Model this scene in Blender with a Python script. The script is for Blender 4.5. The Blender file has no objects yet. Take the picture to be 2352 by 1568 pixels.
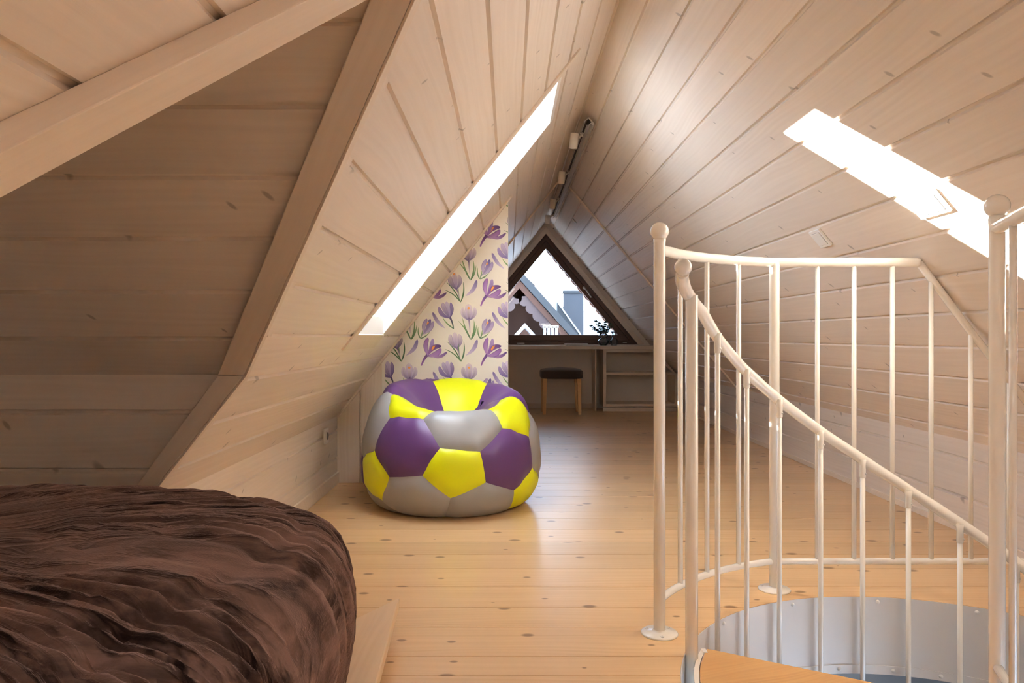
import bpy, bmesh, math, random
from mathutils import Vector, Matrix, noise
random.seed(7)
sc = bpy.context.scene
COL = sc.collection
PI = math.pi

# ------------------------------------------------------------------ camera
F = 1650.0                      # focal length in px of the 2352 px wide frame
cam_d = bpy.data.cameras.new('camera')
cam_d.sensor_width = 36.0
cam_d.lens = 36.0 * F / 2352.0
cam_d.shift_x = 8 / 2352.0
cam_d.shift_y = -12 / 2352.0
cam_d.clip_start = 0.02
cam_d.clip_end = 2000
cam = bpy.data.objects.new('camera', cam_d)
cam.location = (0, 0, 0.85)
cam.rotation_euler = (PI / 2, 0, 0)
COL.objects.link(cam)
sc.camera = cam

# ------------------------------------------------------------------ world, sun, exposure
w = bpy.data.worlds.new('world')
sc.world = w
w.use_nodes = True
bg = w.node_tree.nodes['Background']
bg.inputs[0].default_value = (0.62, 0.77, 1.0, 1)
bg.inputs[1].default_value = 9.0
sd = bpy.data.lights.new('sun', 'SUN')
sd.energy = 90.0
sd.angle = math.radians(0.5)
sd.color = (1.0, 0.97, 0.92)
so = bpy.data.objects.new('sun', sd)
so.rotation_euler = Vector((1.0, -0.72, -0.26)).to_track_quat('-Z', 'Y').to_euler()
so.location = (-6, 8, 6)
COL.objects.link(so)
sc.view_settings.view_transform = 'Standard'
sc.view_settings.look = 'None'
sc.view_settings.gamma = 1
sc.view_settings.use_curve_mapping = False
sc.view_settings.exposure = 1.2
sc.cycles.max_bounces = 14
sc.cycles.diffuse_bounces = 9
sc.cycles.glossy_bounces = 5
sc.cycles.transparent_max_bounces = 12
sc.cycles.caustics_reflective = False
sc.cycles.caustics_refractive = False
sc.cycles.sample_clamp_indirect = 8.0


def sky_portal(name, loc, direction, sx, sy):
    """portal: guides sampling of the sky through a window, adds no light"""
    d = bpy.data.lights.new(name, 'AREA')
    d.shape = 'RECTANGLE'
    d.size = sx
    d.size_y = sy
    d.cycles.is_portal = True
    o = bpy.data.objects.new(name, d)
    o.location = loc
    o.rotation_euler = Vector(direction).to_track_quat('-Z', 'Y').to_euler()
    COL.objects.link(o)

# ------------------------------------------------------------------ materials
def newmat(name):
    m = bpy.data.materials.new(name)
    m.use_nodes = True
    nt = m.node_tree
    return m, nt, nt.nodes, nt.links, nt.nodes['Principled BSDF']


def simple(name, col, rough=0.5, metal=0.0, coat=0.0, spec=0.5, sheen=0.0, bump=None):
    m, nt, N, L, b = newmat(name)
    b.inputs['Base Color'].default_value = (*col, 1)
    b.inputs['Roughness'].default_value = rough
    b.inputs['Metallic'].default_value = metal
    b.inputs['Coat Weight'].default_value = coat
    b.inputs['Specular IOR Level'].default_value = spec
    b.inputs['Sheen Weight'].default_value = sheen
    if bump:
        tc = N.new('ShaderNodeTexCoord')
        n = N.new('ShaderNodeTexNoise')
        n.inputs['Scale'].default_value = bump[0]
        n.inputs['Detail'].default_value = 4
        L.new(tc.outputs['Object'], n.inputs['Vector'])
        bp = N.new('ShaderNodeBump')
        bp.inputs['Strength'].default_value = bump[1]
        bp.inputs['Distance'].default_value = bump[2]
        L.new(n.outputs[0], bp.inputs['Height'])
        L.new(bp.outputs[0], b.inputs['Normal'])
    return m


def wood(name, base, dark, knot, src='UV', grain=0.5, rough=0.5, knots=0.5, tone=0.12, coat=0.0, ring=0.5, gscale=1.0, rough_var=0.1, ksize=0.075, kx=2.6, ky=5.2, skew=0.0, kmix=0.9, kmin=0.012):
    """boards: coordinate x runs along the grain, y across it (y + 10 per board)"""
    m, nt, N, L, b = newmat(name)
    tc = N.new('ShaderNodeTexCoord')
    sep = N.new('ShaderNodeSeparateXYZ')
    L.new(tc.outputs[src], sep.inputs[0])

    def math_(op, a, bb=None, clamp=False):
        n = N.new('ShaderNodeMath')
        n.operation = op
        n.use_clamp = clamp
        for i, v in enumerate((a, bb)):
            if v is None:
                continue
            if isinstance(v, (int, float)):
                n.inputs[i].default_value = v
            else:
                L.new(v, n.inputs[i])
        return n.outputs[0]

    def comb(x, y, z):
        n = N.new('ShaderNodeCombineXYZ')
        for i, v in enumerate((x, y, z)):
            if isinstance(v, (int, float)):
                n.inputs[i].default_value = v
            else:
                L.new(v, n.inputs[i])
        return n.outputs[0]
    X, Y, Z = sep.outputs
    if src != 'UV':
        Y = math_('ADD', Y, math_('MULTIPLY', Z, 1.0))
    bid = math_('FLOOR', math_('DIVIDE', Y, 10.0))
    wn = N.new('ShaderNodeTexWhiteNoise')
    wn.noise_dimensions = '1D'
    L.new(bid, wn.inputs['W'])
    # slow wander of the grain
    n1 = N.new('ShaderNodeTexNoise')
    n1.inputs['Scale'].default_value = 1.0
    n1.inputs['Detail'].default_value = 2
    L.new(comb(math_('MULTIPLY', X, 0.9 * gscale), math_('MULTIPLY', Y, 4.0 * gscale), 0), n1.inputs['Vector'])
    yw = math_('ADD', Y, math_('MULTIPLY', n1.outputs[0], 0.11))
    n2 = N.new('ShaderNodeTexNoise')
    n2.inputs['Scale'].default_value = 1.0
    n2.inputs['Detail'].default_value = 5
    n2.inputs['Roughness'].default_value = 0.6
    L.new(comb(math_('MULTIPLY', X, 1.1 * gscale), math_('MULTIPLY', yw, 60.0 * gscale), 0), n2.inputs['Vector'])
    rings = math_('SINE', math_('MULTIPLY', yw, 330.0 * gscale))
    rings = math_('MULTIPLY', math_('ADD', rings, 1.0), 0.5 * ring)
    n3 = N.new('ShaderNodeTexNoise')
    n3.inputs['Scale'].default_value = 1.0
    n3.inputs['Detail'].default_value = 3
    L.new(comb(math_('MULTIPLY', X, 0.8), math_('MULTIPLY', Y, 9.0), 4.0), n3.inputs['Vector'])
    msk = math_('MULTIPLY', math_('SUBTRACT', n3.outputs[0], 0.45, True), 4.0, True)
    g = math_('MULTIPLY', math_('ADD', math_('MULTIPLY', math_('SUBTRACT', n2.outputs[0], 0.36, True), 1.6), math_('MULTIPLY', rings, msk)), grain, True)
    mix = N.new('ShaderNodeMix')
    mix.data_type = 'RGBA'
    L.new(g, mix.inputs[0])
    mix.inputs[6].default_value = (*base, 1)
    mix.inputs[7].default_value = (*dark, 1)
    # knots
    vo = N.new('ShaderNodeTexVoronoi')
    vo.voronoi_dimensions = '2D'
    vo.inputs['Scale'].default_value = 1.0
    vo.inputs['Randomness'].default_value = 1.0
    L.new(comb(math_('ADD', math_('MULTIPLY', X, kx), math_('MULTIPLY', Y, skew)), math_('MULTIPLY', Y, ky), 0), vo.inputs['Vector'])
    n4 = N.new('ShaderNodeTexNoise')
    n4.inputs['Scale'].default_value = 60
    dist = math_('ADD', vo.outputs['Distance'], math_('MULTIPLY', n1.outputs[0], 0.0))
    sepc = N.new('ShaderNodeSeparateColor')
    L.new(vo.outputs['Color'], sepc.inputs[0])
    size = math_('MULTIPLY', sepc.outputs[1], ksize)
    kn = math_('SUBTRACT', 1.0, math_('DIVIDE', dist, math_('ADD', size, kmin)), True)
    kn = math_('MULTIPLY', math_('MULTIPLY', kn, 2.2, True), kmix)
    sel = math_('LESS_THAN', sepc.outputs[0], knots)
    kn = math_('MULTIPLY', kn, sel)
    mix2 = N.new('ShaderNodeMix')
    mix2.data_type = 'RGBA'
    L.new(kn, mix2.inputs[0])
    L.new(mix.outputs[2], mix2.inputs[6])
    mix2.inputs[7].default_value = (*knot, 1)
    hv = N.new('ShaderNodeHueSaturation')
    L.new(math_('ADD', math_('MULTIPLY', wn.outputs[0], tone), 1.0 - tone / 2), hv.inputs['Value'])
    L.new(mix2.outputs[2], hv.inputs['Color'])
    L.new(hv.outputs[0], b.inputs['Base Color'])
    L.new(math_('ADD', math_('MULTIPLY', n2.outputs[0], rough_var), rough), b.inputs['Roughness'])
    b.inputs['Coat Weight'].default_value = coat
    b.inputs['Coat Roughness'].default_value = 0.2
    bp = N.new('ShaderNodeBump')
    bp.inputs['Strength'].default_value = 0.25
    bp.inputs['Distance'].default_value = 0.002
    L.new(n2.outputs[0], bp.inputs['Height'])
    L.new(bp.outputs[0], b.inputs['Normal'])
    return m


M = {}
M['pine'] = wood('whitewashed_pine', (0.775, 0.69, 0.61), (0.60, 0.505, 0.42), (0.36, 0.31, 0.27), knots=0.75, grain=0.5, kx=5.0, ky=3.0, skew=3.2, kmix=0.75, ksize=0.075, kmin=0.02, rough=0.38, coat=0.0)
M['pine_obj'] = wood('whitewashed_pine_trim', (0.77, 0.67, 0.57), (0.61, 0.50, 0.39), (0.36, 0.30, 0.24), src='Object', knots=0.22, grain=0.55, rough=0.45, ksize=0.05)
M['floor'] = wood('varnished_pine_floor', (0.70, 0.465, 0.245), (0.54, 0.315, 0.135), (0.22, 0.11, 0.045), knots=0.75, grain=0.6, rough=0.27, tone=0.16, coat=0.2, rough_var=0.2, ksize=0.09, kx=3.8, ky=6.6, kmix=0.85, kmin=0.022)
M['bedwood'] = wood('bed_pine', (0.72, 0.52, 0.33), (0.56, 0.36, 0.19), (0.3, 0.18, 0.09), src='Object', knots=0.3, grain=0.5, rough=0.4)
M['oak'] = wood('oak_tread', (0.62, 0.34, 0.12), (0.45, 0.22, 0.07), (0.3, 0.15, 0.05), src='Object', knots=0.0, grain=0.8, rough=0.35, gscale=1.6, coat=0.2)
M['deskwood'] = wood('desk_board', (0.66, 0.55, 0.45), (0.52, 0.42, 0.33), (0.3, 0.24, 0.2), src='Object', knots=0.1, grain=0.4, rough=0.45)
M['darkwood'] = wood('dark_stained_window_wood', (0.085, 0.032, 0.016), (0.045, 0.016, 0.008), (0.03, 0.01, 0.006), src='Object', knots=0.0, grain=0.7, rough=0.35)
M['legwood'] = wood('beech_leg', (0.62, 0.36, 0.15), (0.48, 0.25, 0.09), (0.3, 0.15, 0.05), src='Object', knots=0.0, grain=0.6, rough=0.4)
M['lowfloor'] = wood('dark_lower_floor', (0.10, 0.06, 0.04), (0.06, 0.035, 0.02), (0.03, 0.02, 0.01), knots=0.2, grain=0.7, rough=0.4)
M['redwood'] = wood('red_brown_gable_boards', (0.085, 0.032, 0.017), (0.045, 0.018, 0.010), (0.06, 0.02, 0.01), src='Object', knots=0.1, grain=0.7, rough=0.7)
M['greyboard'] = wood('weathered_boards', (0.10, 0.065, 0.06), (0.075, 0.05, 0.045), (0.1, 0.06, 0.05), src='Object', knots=0.1, grain=0.7, rough=0.8)
M['white'] = simple('white_paint', (0.86, 0.84, 0.80), 0.45)
M['reveal'] = simple('white_painted_boards', (0.88, 0.87, 0.85), 0.5)
M['plaster'] = simple('cream_plaster', (0.76, 0.70, 0.64), 0.8)
M['lowplaster'] = simple('lower_room_plaster', (0.72, 0.75, 0.80), 0.8)
M['paper'] = simple('cream_wallpaper', (0.84, 0.80, 0.71), 0.7)
M['metal'] = simple('ivory_enamel', (0.90, 0.87, 0.80), 0.22, coat=0.3)
M['sheet'] = simple('white_sheet_metal', (0.74, 0.74, 0.74), 0.35)
M['screw'] = simple('screw_metal', (0.62, 0.60, 0.57), 0.35, metal=0.6)
M['track'] = simple('grey_aluminium_track', (0.52, 0.50, 0.47), 0.4, metal=0.4)
M['black'] = simple('black_slot', (0.02, 0.02, 0.02), 0.5)
M['lens'] = simple('grey_lens', (0.45, 0.45, 0.44), 0.3)
M['plastic'] = simple('white_plastic', (0.86, 0.85, 0.82), 0.3)
M['plasticgrey'] = simple('grey_plastic_gap', (0.25, 0.24, 0.23), 0.6)
M['seat'] = simple('dark_brown_fabric', (0.045, 0.028, 0.020), 0.9, bump=(400, 0.5, 0.002), sheen=0.3)
M['bpurple'] = simple('purple_vinyl', (0.105, 0.04, 0.165), 0.38, bump=(350, 0.15, 0.001))
M['byellow'] = simple('yellow_vinyl', (0.70, 0.76, 0.002), 0.38, bump=(350, 0.15, 0.001))
M['bgrey'] = simple('grey_vinyl', (0.30, 0.30, 0.305), 0.36, bump=(350, 0.15, 0.001))
M['linen'] = simple('white_linen', (0.80, 0.78, 0.75), 0.9)
M['roofgrey'] = simple('dark_grey_roof_sheet', (0.025, 0.028, 0.031), 0.5)
M['chimney'] = simple('grey_chimney_cladding', (0.05, 0.052, 0.06), 0.6)
M['snow'] = simple('snow', (0.5, 0.52, 0.55), 0.8)
M['mountain'] = simple('hazy_mountain', (0.34, 0.37, 0.40), 0.95)
M['paperpage'] = simple('notebook_paper', (0.75, 0.75, 0.74), 0.6)
M['notecover'] = simple('grey_notebook_cover', (0.42, 0.40, 0.38), 0.6)
M['leafgreen'] = simple('dusty_green_leaf', (0.04, 0.07, 0.045), 0.8, spec=0.1)
M['steel'] = simple('brushed_steel', (0.6, 0.6, 0.6), 0.3, metal=1.0)
M['handle'] = simple('bronze_handle', (0.50, 0.46, 0.43), 0.35, metal=0.5)


def glassmat(name, tint, gloss=0.1, rough=0.02, fac_min=0.06):
    m = bpy.data.materials.new(name)
    m.use_nodes = True
    nt = m.node_tree
    N, L = nt.nodes, nt.links
    for n in list(N):
        N.remove(n)
    out = N.new('ShaderNodeOutputMaterial')
    t = N.new('ShaderNodeBsdfTransparent')
    t.inputs[0].default_value = (*tint, 1)
    g = N.new('ShaderNodeBsdfGlossy')
    g.inputs['Roughness'].default_value = rough
    lw = N.new('ShaderNodeLayerWeight')
    lw.inputs[0].default_value = gloss
    mr = N.new('ShaderNodeMapRange')
    mr.inputs[3].default_value = fac_min
    mr.inputs[4].default_value = 1.0
    L.new(lw.outputs['Fresnel'], mr.inputs[0])
    mx = N.new('ShaderNodeMixShader')
    L.new(mr.outputs[0], mx.inputs[0])
    L.new(t.outputs[0], mx.inputs[1])
    L.new(g.outputs[0], mx.inputs[2])
    L.new(mx.outputs[0], out.inputs[0])
    return m


M['glass'] = glassmat('window_glass', (0.97, 0.98, 0.98), 0.05, 0.0, 0.02)
M['glass_dark'] = glassmat('coated_window_glass', (0.60, 0.62, 0.63), 0.08, 0.0, 0.02)
M['vase'] = glassmat('vase_glass', (0.88, 0.90, 0.92), 0.35, 0.02, 0.05)


def velvet():
    """crushed velvet: nap streaks follow the folds (UV x round the bed, y from the middle outwards)"""
    m, nt, N, L, b = newmat('brown_velvet')
    tc = N.new('ShaderNodeTexCoord')

    def noise_(src, sc3, scale, detail, dist, lo, hi):
        mp = N.new('ShaderNodeMapping')
        mp.inputs['Scale'].default_value = sc3
        L.new(tc.outputs[src], mp.inputs[0])
        n = N.new('ShaderNodeTexNoise')
        n.inputs['Scale'].default_value = scale
        n.inputs['Detail'].default_value = detail
        n.inputs['Roughness'].default_value = 0.6
        n.inputs['Distortion'].default_value = dist
        L.new(mp.outputs[0], n.inputs['Vector'])
        r = N.new('ShaderNodeMapRange')
        r.inputs[1].default_value = lo
        r.inputs[2].default_value = hi
        L.new(n.outputs[0], r.inputs[0])
        return r.outputs[0]
    f1 = noise_('Object', (1.0, 2.2, 2.2), 3.0, 7, 1.2, 0.40, 0.66)
    f2 = noise_('UV', (1.0, 0.16, 1.0), 17.0, 4, 1.6, 0.36, 0.50)
    mu = N.new('ShaderNodeMath')
    mu.operation = 'MULTIPLY'
    mu.use_clamp = True
    L.new(f1, mu.inputs[0]); L.new(f2, mu.inputs[1])
    ad = N.new('ShaderNodeMath')
    ad.operation = 'MULTIPLY_ADD'
    ad.use_clamp = True
    L.new(f2, ad.inputs[0]); ad.inputs[1].default_value = 0.25
    L.new(mu.outputs[0], ad.inputs[2])
    mx = N.new('ShaderNodeMix')
    mx.data_type = 'RGBA'
    L.new(ad.outputs[0], mx.inputs[0])
    mx.inputs[6].default_value = (0.010, 0.0042, 0.003, 1)
    mx.inputs[7].default_value = (0.17, 0.098, 0.078, 1)
    L.new(mx.outputs[2], b.inputs['Base Color'])
    b.inputs['Roughness'].default_value = 0.95
    b.inputs['Specular IOR Level'].default_value = 0.1
    b.inputs['Sheen Weight'].default_value = 0.42
    b.inputs['Sheen Roughness'].default_value = 0.4
    b.inputs['Sheen Tint'].default_value = (0.65, 0.42, 0.36, 1)
    n2 = N.new('ShaderNodeTexNoise')
    n2.inputs['Scale'].default_value = 260
    L.new(tc.outputs['Object'], n2.inputs['Vector'])
    bp = N.new('ShaderNodeBump')
    bp.inputs['Strength'].default_value = 0.4
    bp.inputs['Distance'].default_value = 0.003
    L.new(n2.outputs[0], bp.inputs['Height'])
    bp2 = N.new('ShaderNodeBump')
    bp2.inputs['Strength'].default_value = 0.35
    bp2.inputs['Distance'].default_value = 0.012
    L.new(f2, bp2.inputs['Height'])
    L.new(bp.outputs[0], bp2.inputs['Normal'])
    L.new(bp2.outputs[0], b.inputs['Normal'])
    return m


M['velvet'] = velvet()


def printmat():
    m, nt, N, L, b = newmat('flower_print')
    a = N.new('ShaderNodeAttribute')
    a.attribute_name = 'col'
    L.new(a.outputs['Color'], b.inputs['Base Color'])
    b.inputs['Roughness'].default_value = 0.7
    return m


M['print'] = printmat()

# ------------------------------------------------------------------ mesh helpers
class MB:
    def __init__(s):
        s.v, s.f, s.mi, s.sm = [], [], [], []

    def add(s, verts, faces, mi=0, smooth=False):
        o = len(s.v)
        s.v += [tuple(p) for p in verts]
        for f in faces:
            s.f.append([i + o for i in f])
            s.mi.append(mi)
            s.sm.append(smooth)
        return s

    def box(s, x0, x1, y0, y1, z0, z1, mi=0):
        v = [(x, y, z) for x in (x0, x1) for y in (y0, y1) for z in (z0, z1)]
        f = [(0, 1, 3, 2), (4, 6, 7, 5), (0, 4, 5, 1), (2, 3, 7, 6), (0, 2, 6, 4), (1, 5, 7, 3)]
        return s.add(v, f, mi)

    def prism(s, poly, off, mi=0):
        off = Vector(off)
        a = [Vector(p) for p in poly]
        n = len(a)
        f = [list(range(n)), list(range(2 * n - 1, n - 1, -1))]
        f += [[i, i + n, (i + 1) % n + n, (i + 1) % n] for i in range(n)]
        return s.add(a + [p + off for p in a], f, mi)

    def tube(s, pts, r, seg=16, caps=True, mi=0, closed=False):
        pts = [Vector(p) for p in pts]
        n = len(pts)
        tan = []
        for i in range(n):
            if closed:
                t = pts[(i + 1) % n] - pts[i - 1]
            else:
                t = pts[min(i + 1, n - 1)] - pts[max(i - 1, 0)]
            tan.append(t.normalized())
        up = Vector((0, 0, 1)) if abs(tan[0].z) < 0.9 else Vector((1, 0, 0))
        u = (up - tan[0] * up.dot(tan[0])).normalized()
        V = []
        for i in range(n):
            u = (u - tan[i] * u.dot(tan[i])).normalized()
            w_ = tan[i].cross(u)
            for k in range(seg):
                a = 2 * PI * k / seg
                rr = r(i, a) if callable(r) else (r[i] if isinstance(r, (list, tuple)) else r)
                V.append(pts[i] + (u * math.cos(a) + w_ * math.sin(a)) * rr)
        Fc = []
        m = n if closed else n - 1
        for i in range(m):
            for k in range(seg):
                j = (i + 1) % n
                Fc.append((i * seg + k, i * seg + (k + 1) % seg, j * seg + (k + 1) % seg, j * seg + k))
        s.add(V, Fc, mi, True)
        if caps and not closed:
            o = len(s.v) - n * seg
            s.f.append([o + k for k in range(seg)][::-1]); s.mi.append(mi); s.sm.append(False)
            s.f.append([o + (n - 1) * seg + k for k in range(seg)]); s.mi.append(mi); s.sm.append(False)
        return s

    def lathe(s, c, prof, seg=32, mi=0, axis=None, mod=None):
        """prof: (r, h) pairs; axis: direction of h"""
        A = Vector(axis).normalized() if axis else Vector((0, 0, 1))
        t = Vector((0, 0, 1)) if abs(A.z) < 0.9 else Vector((1, 0, 0))
        u = A.cross(t).normalized() if axis else Vector((1, 0, 0))
        w_ = A.cross(u)
        c = Vector(c)
        V, Fc = [], []
        for (r, h) in prof:
            for k in range(seg):
                a = 2 * PI * k / seg
                rr = max(r, 1e-5) * (mod(a, h) if mod else 1)
                V.append(c + A * h + (u * math.cos(a) + w_ * math.sin(a)) * rr)
        for i in range(len(prof) - 1):
            for k in range(seg):
                Fc.append((i * seg + k, i * seg + (k + 1) % seg, (i + 1) * seg + (k + 1) % seg, (i + 1) * seg + k))
        return s.add(V, Fc, mi, True)

    def ball(s, c, r, seg=24, mi=0, sc_=(1, 1, 1), axis=None):
        n = 14
        prof = [(r * math.sin(PI * i / n), -r * math.cos(PI * i / n)) for i in range(n + 1)]
        o = len(s.v)
        s.lathe(c, prof, seg, mi, axis)
        if sc_ != (1, 1, 1):
            for i in range(o, len(s.v)):
                s.v[i] = tuple(c[k] + (s.v[i][k] - c[k]) * sc_[k] for k in range(3))
        return s

    def build(s, name, mats, parent=None, bevel=0, fix=True, loc=None):
        me = bpy.data.meshes.new(name)
        if loc is not None:
            s.v = [(x - loc[0], y - loc[1], z - loc[2]) for x, y, z in s.v]
        me.from_pydata(s.v, [], s.f)
        me.polygons.foreach_set('material_index', s.mi)
        me.polygons.foreach_set('use_smooth', s.sm)
        if fix:
            bm = bmesh.new()
            bm.from_mesh(me)
            bmesh.ops.remove_doubles(bm, verts=bm.verts, dist=1e-6)
            bmesh.ops.recalc_face_normals(bm, faces=bm.faces)
            bm.to_mesh(me)
            bm.free()
        for m in (mats if isinstance(mats, (list, tuple)) else [mats]):
            me.materials.append(M[m] if isinstance(m, str) else m)
        o = bpy.data.objects.new(name, me)
        COL.objects.link(o)
        if loc is not None:
            o.location = loc
        if parent:
            o.parent = parent
            # keep world placement
            if loc is None and parent.type == 'EMPTY' or parent:
                o.matrix_parent_inverse = world_matrix(parent).inverted()
        if bevel:
            b = o.modifiers.new('bevel', 'BEVEL')
            b.width = bevel
            b.segments = 2
            b.limit_method = 'ANGLE'
        return o


def world_matrix(o):
    m = Matrix.Translation(o.location) @ o.rotation_euler.to_matrix().to_4x4()
    if o.parent:
        return world_matrix(o.parent) @ o.matrix_parent_inverse @ m
    return m


def tag(o, label=None, cat=None, group=None, kind=None):
    if label: o['label'] = label
    if cat: o['category'] = cat
    if group: o['group'] = group
    if kind: o['kind'] = kind
    return o


def thing(name, label, cat, loc=(0, 0, 0), group=None, kind=None):
    o = bpy.data.objects.new(name, None)
    o.empty_display_size = 0.1
    o.location = loc
    COL.objects.link(o)
    return tag(o, label, cat, group, kind)


def struct(o, label=None, cat=None):
    return tag(o, label, cat, kind='structure')


def dup(root, loc, label=None, group=None):
    r = root.copy(); COL.objects.link(r); r.location = loc
    if label: r['label'] = label
    if group: r['group'] = group
    for ch in list(root.children):
        c = ch.copy(); COL.objects.link(c); c.parent = r
        for g in list(ch.children):
            d = g.copy(); COL.objects.link(d); d.parent = c
    return r


def boards(O, U, V, N_, v0, v1, grooves, u0, u1, t=0.03, gw=0.008, gd=0.010, seed=0, mb=None, uvs=None):
    """a boarded sheet: grooves across V, boards along U; closed solid. returns (verts, faces, uvs)"""
    rnd = random.Random(seed)
    O, U, V, N_ = Vector(O), Vector(U).normalized(), Vector(V).normalized(), Vector(N_).normalized()
    gr = sorted(g for g in grooves if v0 + 0.008 < g < v1 - 0.008)
    prof = [(v0, 0.0)]
    for g in gr:
        prof += [(g - gw, 0), (g - gw * 0.45, -gd), (g + gw * 0.45, -gd), (g + gw, 0)]
    prof.append((v1, 0.0))
    nt = len(prof)
    prof += [(v1, -t), (v0, -t)]
    n = len(prof)
    VV, FF, UV = [], [], []
    for u in (u0, u1):
        for (v, d) in prof:
            VV.append(O + U * u + V * v + N_ * d)
    edges = [v0] + gr + [v1]

    def bid(v):
        k = 0
        while k < len(edges) - 2 and v > edges[k + 1]:
            k += 1
        return k
    offs = [rnd.uniform(0, 60) for _ in edges]
    for i in range(n):
        j = (i + 1) % n
        FF.append((i, j, j + n, i + n))
        k = bid((prof[i][0] + prof[j][0]) / 2)
        vv = lambda q: (q - edges[k]) + 10 * (k + 31 * seed) + 3.0
        UV.append([(u0 + offs[k], vv(prof[i][0])), (u0 + offs[k], vv(prof[j][0])), (u1 + offs[k], vv(prof[j][0])), (u1 + offs[k], vv(prof[i][0]))])
    FF.append(list(range(n))[::-1])
    FF.append(list(range(n, 2 * n)))
    UV += [[(0, 0)] * n, [(0, 0)] * n]
    return VV, FF, UV


def boards_obj(name, parts, mat, cutters=(), parent=None):
    VV, FF, UV = [], [], []
    for (a, b, c) in parts:
        o = len(VV)
        VV += a
        FF += [[i + o for i in f] for f in b]
        UV += c
    me = bpy.data.meshes.new(name)
    me.from_pydata([tuple(v) for v in VV], [], FF)
    ul = me.uv_layers.new(name='UVMap')
    flat = []
    for c in UV:
        for p in c:
            flat += p
    ul.data.foreach_set('uv', flat)
    bm = bmesh.new(); bm.from_mesh(me)
    bmesh.ops.recalc_face_normals(bm, faces=bm.faces)
    bm.to_mesh(me); bm.free()
    me.materials.append(M[mat])
    o = bpy.data.objects.new(name, me)
    COL.objects.link(o)
    if cutters:
        cut(o, cutters)
    if parent:
        o.parent = parent
    return o


def cut(o, cutters, solver='EXACT'):
    tmp = []
    for cmb in cutters:
        c = MB()
        c.v, c.f, c.mi, c.sm = list(cmb.v), list(cmb.f), list(cmb.mi), list(cmb.sm)
        co = c.build('cutter', [])
        tmp.append(co)
        m = o.modifiers.new('cut', 'BOOLEAN')
        m.operation = 'DIFFERENCE'
        m.solver = solver
        m.object = co
    dg = bpy.context.evaluated_depsgraph_get()
    dg.update()
    me = bpy.data.meshes.new_from_object(o.evaluated_get(dg), depsgraph=dg)
    o.modifiers.clear()
    old = o.data
    o.data = me
    me.name = old.name
    for t in tmp:
        bpy.data.objects.remove(t, do_unlink=True)


def beam(name, poly, off, mat, parent=None, bevel=0.002):
    """a solid board whose object X axis follows poly[0]->poly[1]"""
    p = [Vector(q) for q in poly]
    x = (p[1] - p[0]).normalized()
    z = Vector(off).normalized()
    z = (z - x * z.dot(x)).normalized()
    y = z.cross(x)
    R = Matrix((x, y, z)).transposed()
    mb = MB()
    mb.prism([R.inverted() @ (q - p[0]) for q in p], R.inverted() @ Vector(off))
    o = mb.build(name, mat, None, bevel=bevel)
    o.matrix_basis = Matrix.Translation(p[0]) @ R.to_4x4()
    if parent:
        o.parent = parent
        o.matrix_parent_inverse = world_matrix(parent).inverted()
    return o

# ------------------------------------------------------------------ the roof planes (metres)
RX, RZ = 0.4536, 2.2193               # ridge
KL, KLZ = -0.994, 0.387               # left eave / knee wall top
KR, KRZ = 1.968, 0.402                # right
YB, YE = -2.6, 8.525                  # room ends
SL, SR = 1.266, 1.2


def zl(x): return 1.645 + SL * x
def zr(x): return 2.7636 - SR * x
def xl(z): return (z - 1.645) / SL
def xr(z): return (2.7636 - z) / SR


NL = Vector((SL, 0, -1)).normalized()   # into the room from the left slope
NR = Vector((-SR, 0, -1)).normalized()
DL = Vector((-1, 0, -SL)).normalized()  # down the left slope
DR = Vector((1, 0, -SR)).normalized()
fl = math.sqrt(1 + SL * SL)
fr = math.sqrt(1 + SR * SR)

TB = 0.025
AY0, AY1 = 0.430, 1.931               # dormer wall planes (beam fronts)
CF = 2.676 + TB * 1.414               # far dormer slope: z = CF - y
CN = 0.3133 - TB * 1.414              # near: z = CN + y
AFY, ANY = AY1 + TB, AY0 - TB
ZK = 0.745
AP = ((CF - CN) / 2, (CF + CN) / 2)   # dormer ridge y, z
SKX0, SKX1, SKY0, SKY1 = -0.62, 0.205, 2.926, 3.553

dorm_poly = [(ANY, -1), (AFY, -1), (AFY, CF - AFY), AP, (ANY, CN + ANY)]
c_dorm = MB().prism([(-3, y, z) for y, z in dorm_poly], (2.99, 0, 0))
def sky_cut(y0, y1):
    return MB().prism([tuple(Vector((x, y, zl(x))) - NL * 0.2) for x, y in ((SKX0 - 0.0195, y0 - 0.0195), (SKX1 + 0.0155, y0 - 0.0195), (SKX1 + 0.0155, y1 + 0.0195), (SKX0 - 0.0195, y1 + 0.0195))], NL * 0.4)


SKB0, SKB1 = -0.69, -0.17              # unseen second skylight beside the camera, added to light the near side
c_sky, c_sky2 = sky_cut(SKY0, SKY1), sky_cut(SKB0, SKB1)
c_box = MB().box(-3, 0.0, 4.17, 5.6, -1, 4)

lg = [(RX - (0.4363 - 0.0965 * k)) * fl for k in range(15)]
rg = [((0.531 + 0.0997 * k) - RX) * fr for k in range(15)]

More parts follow.
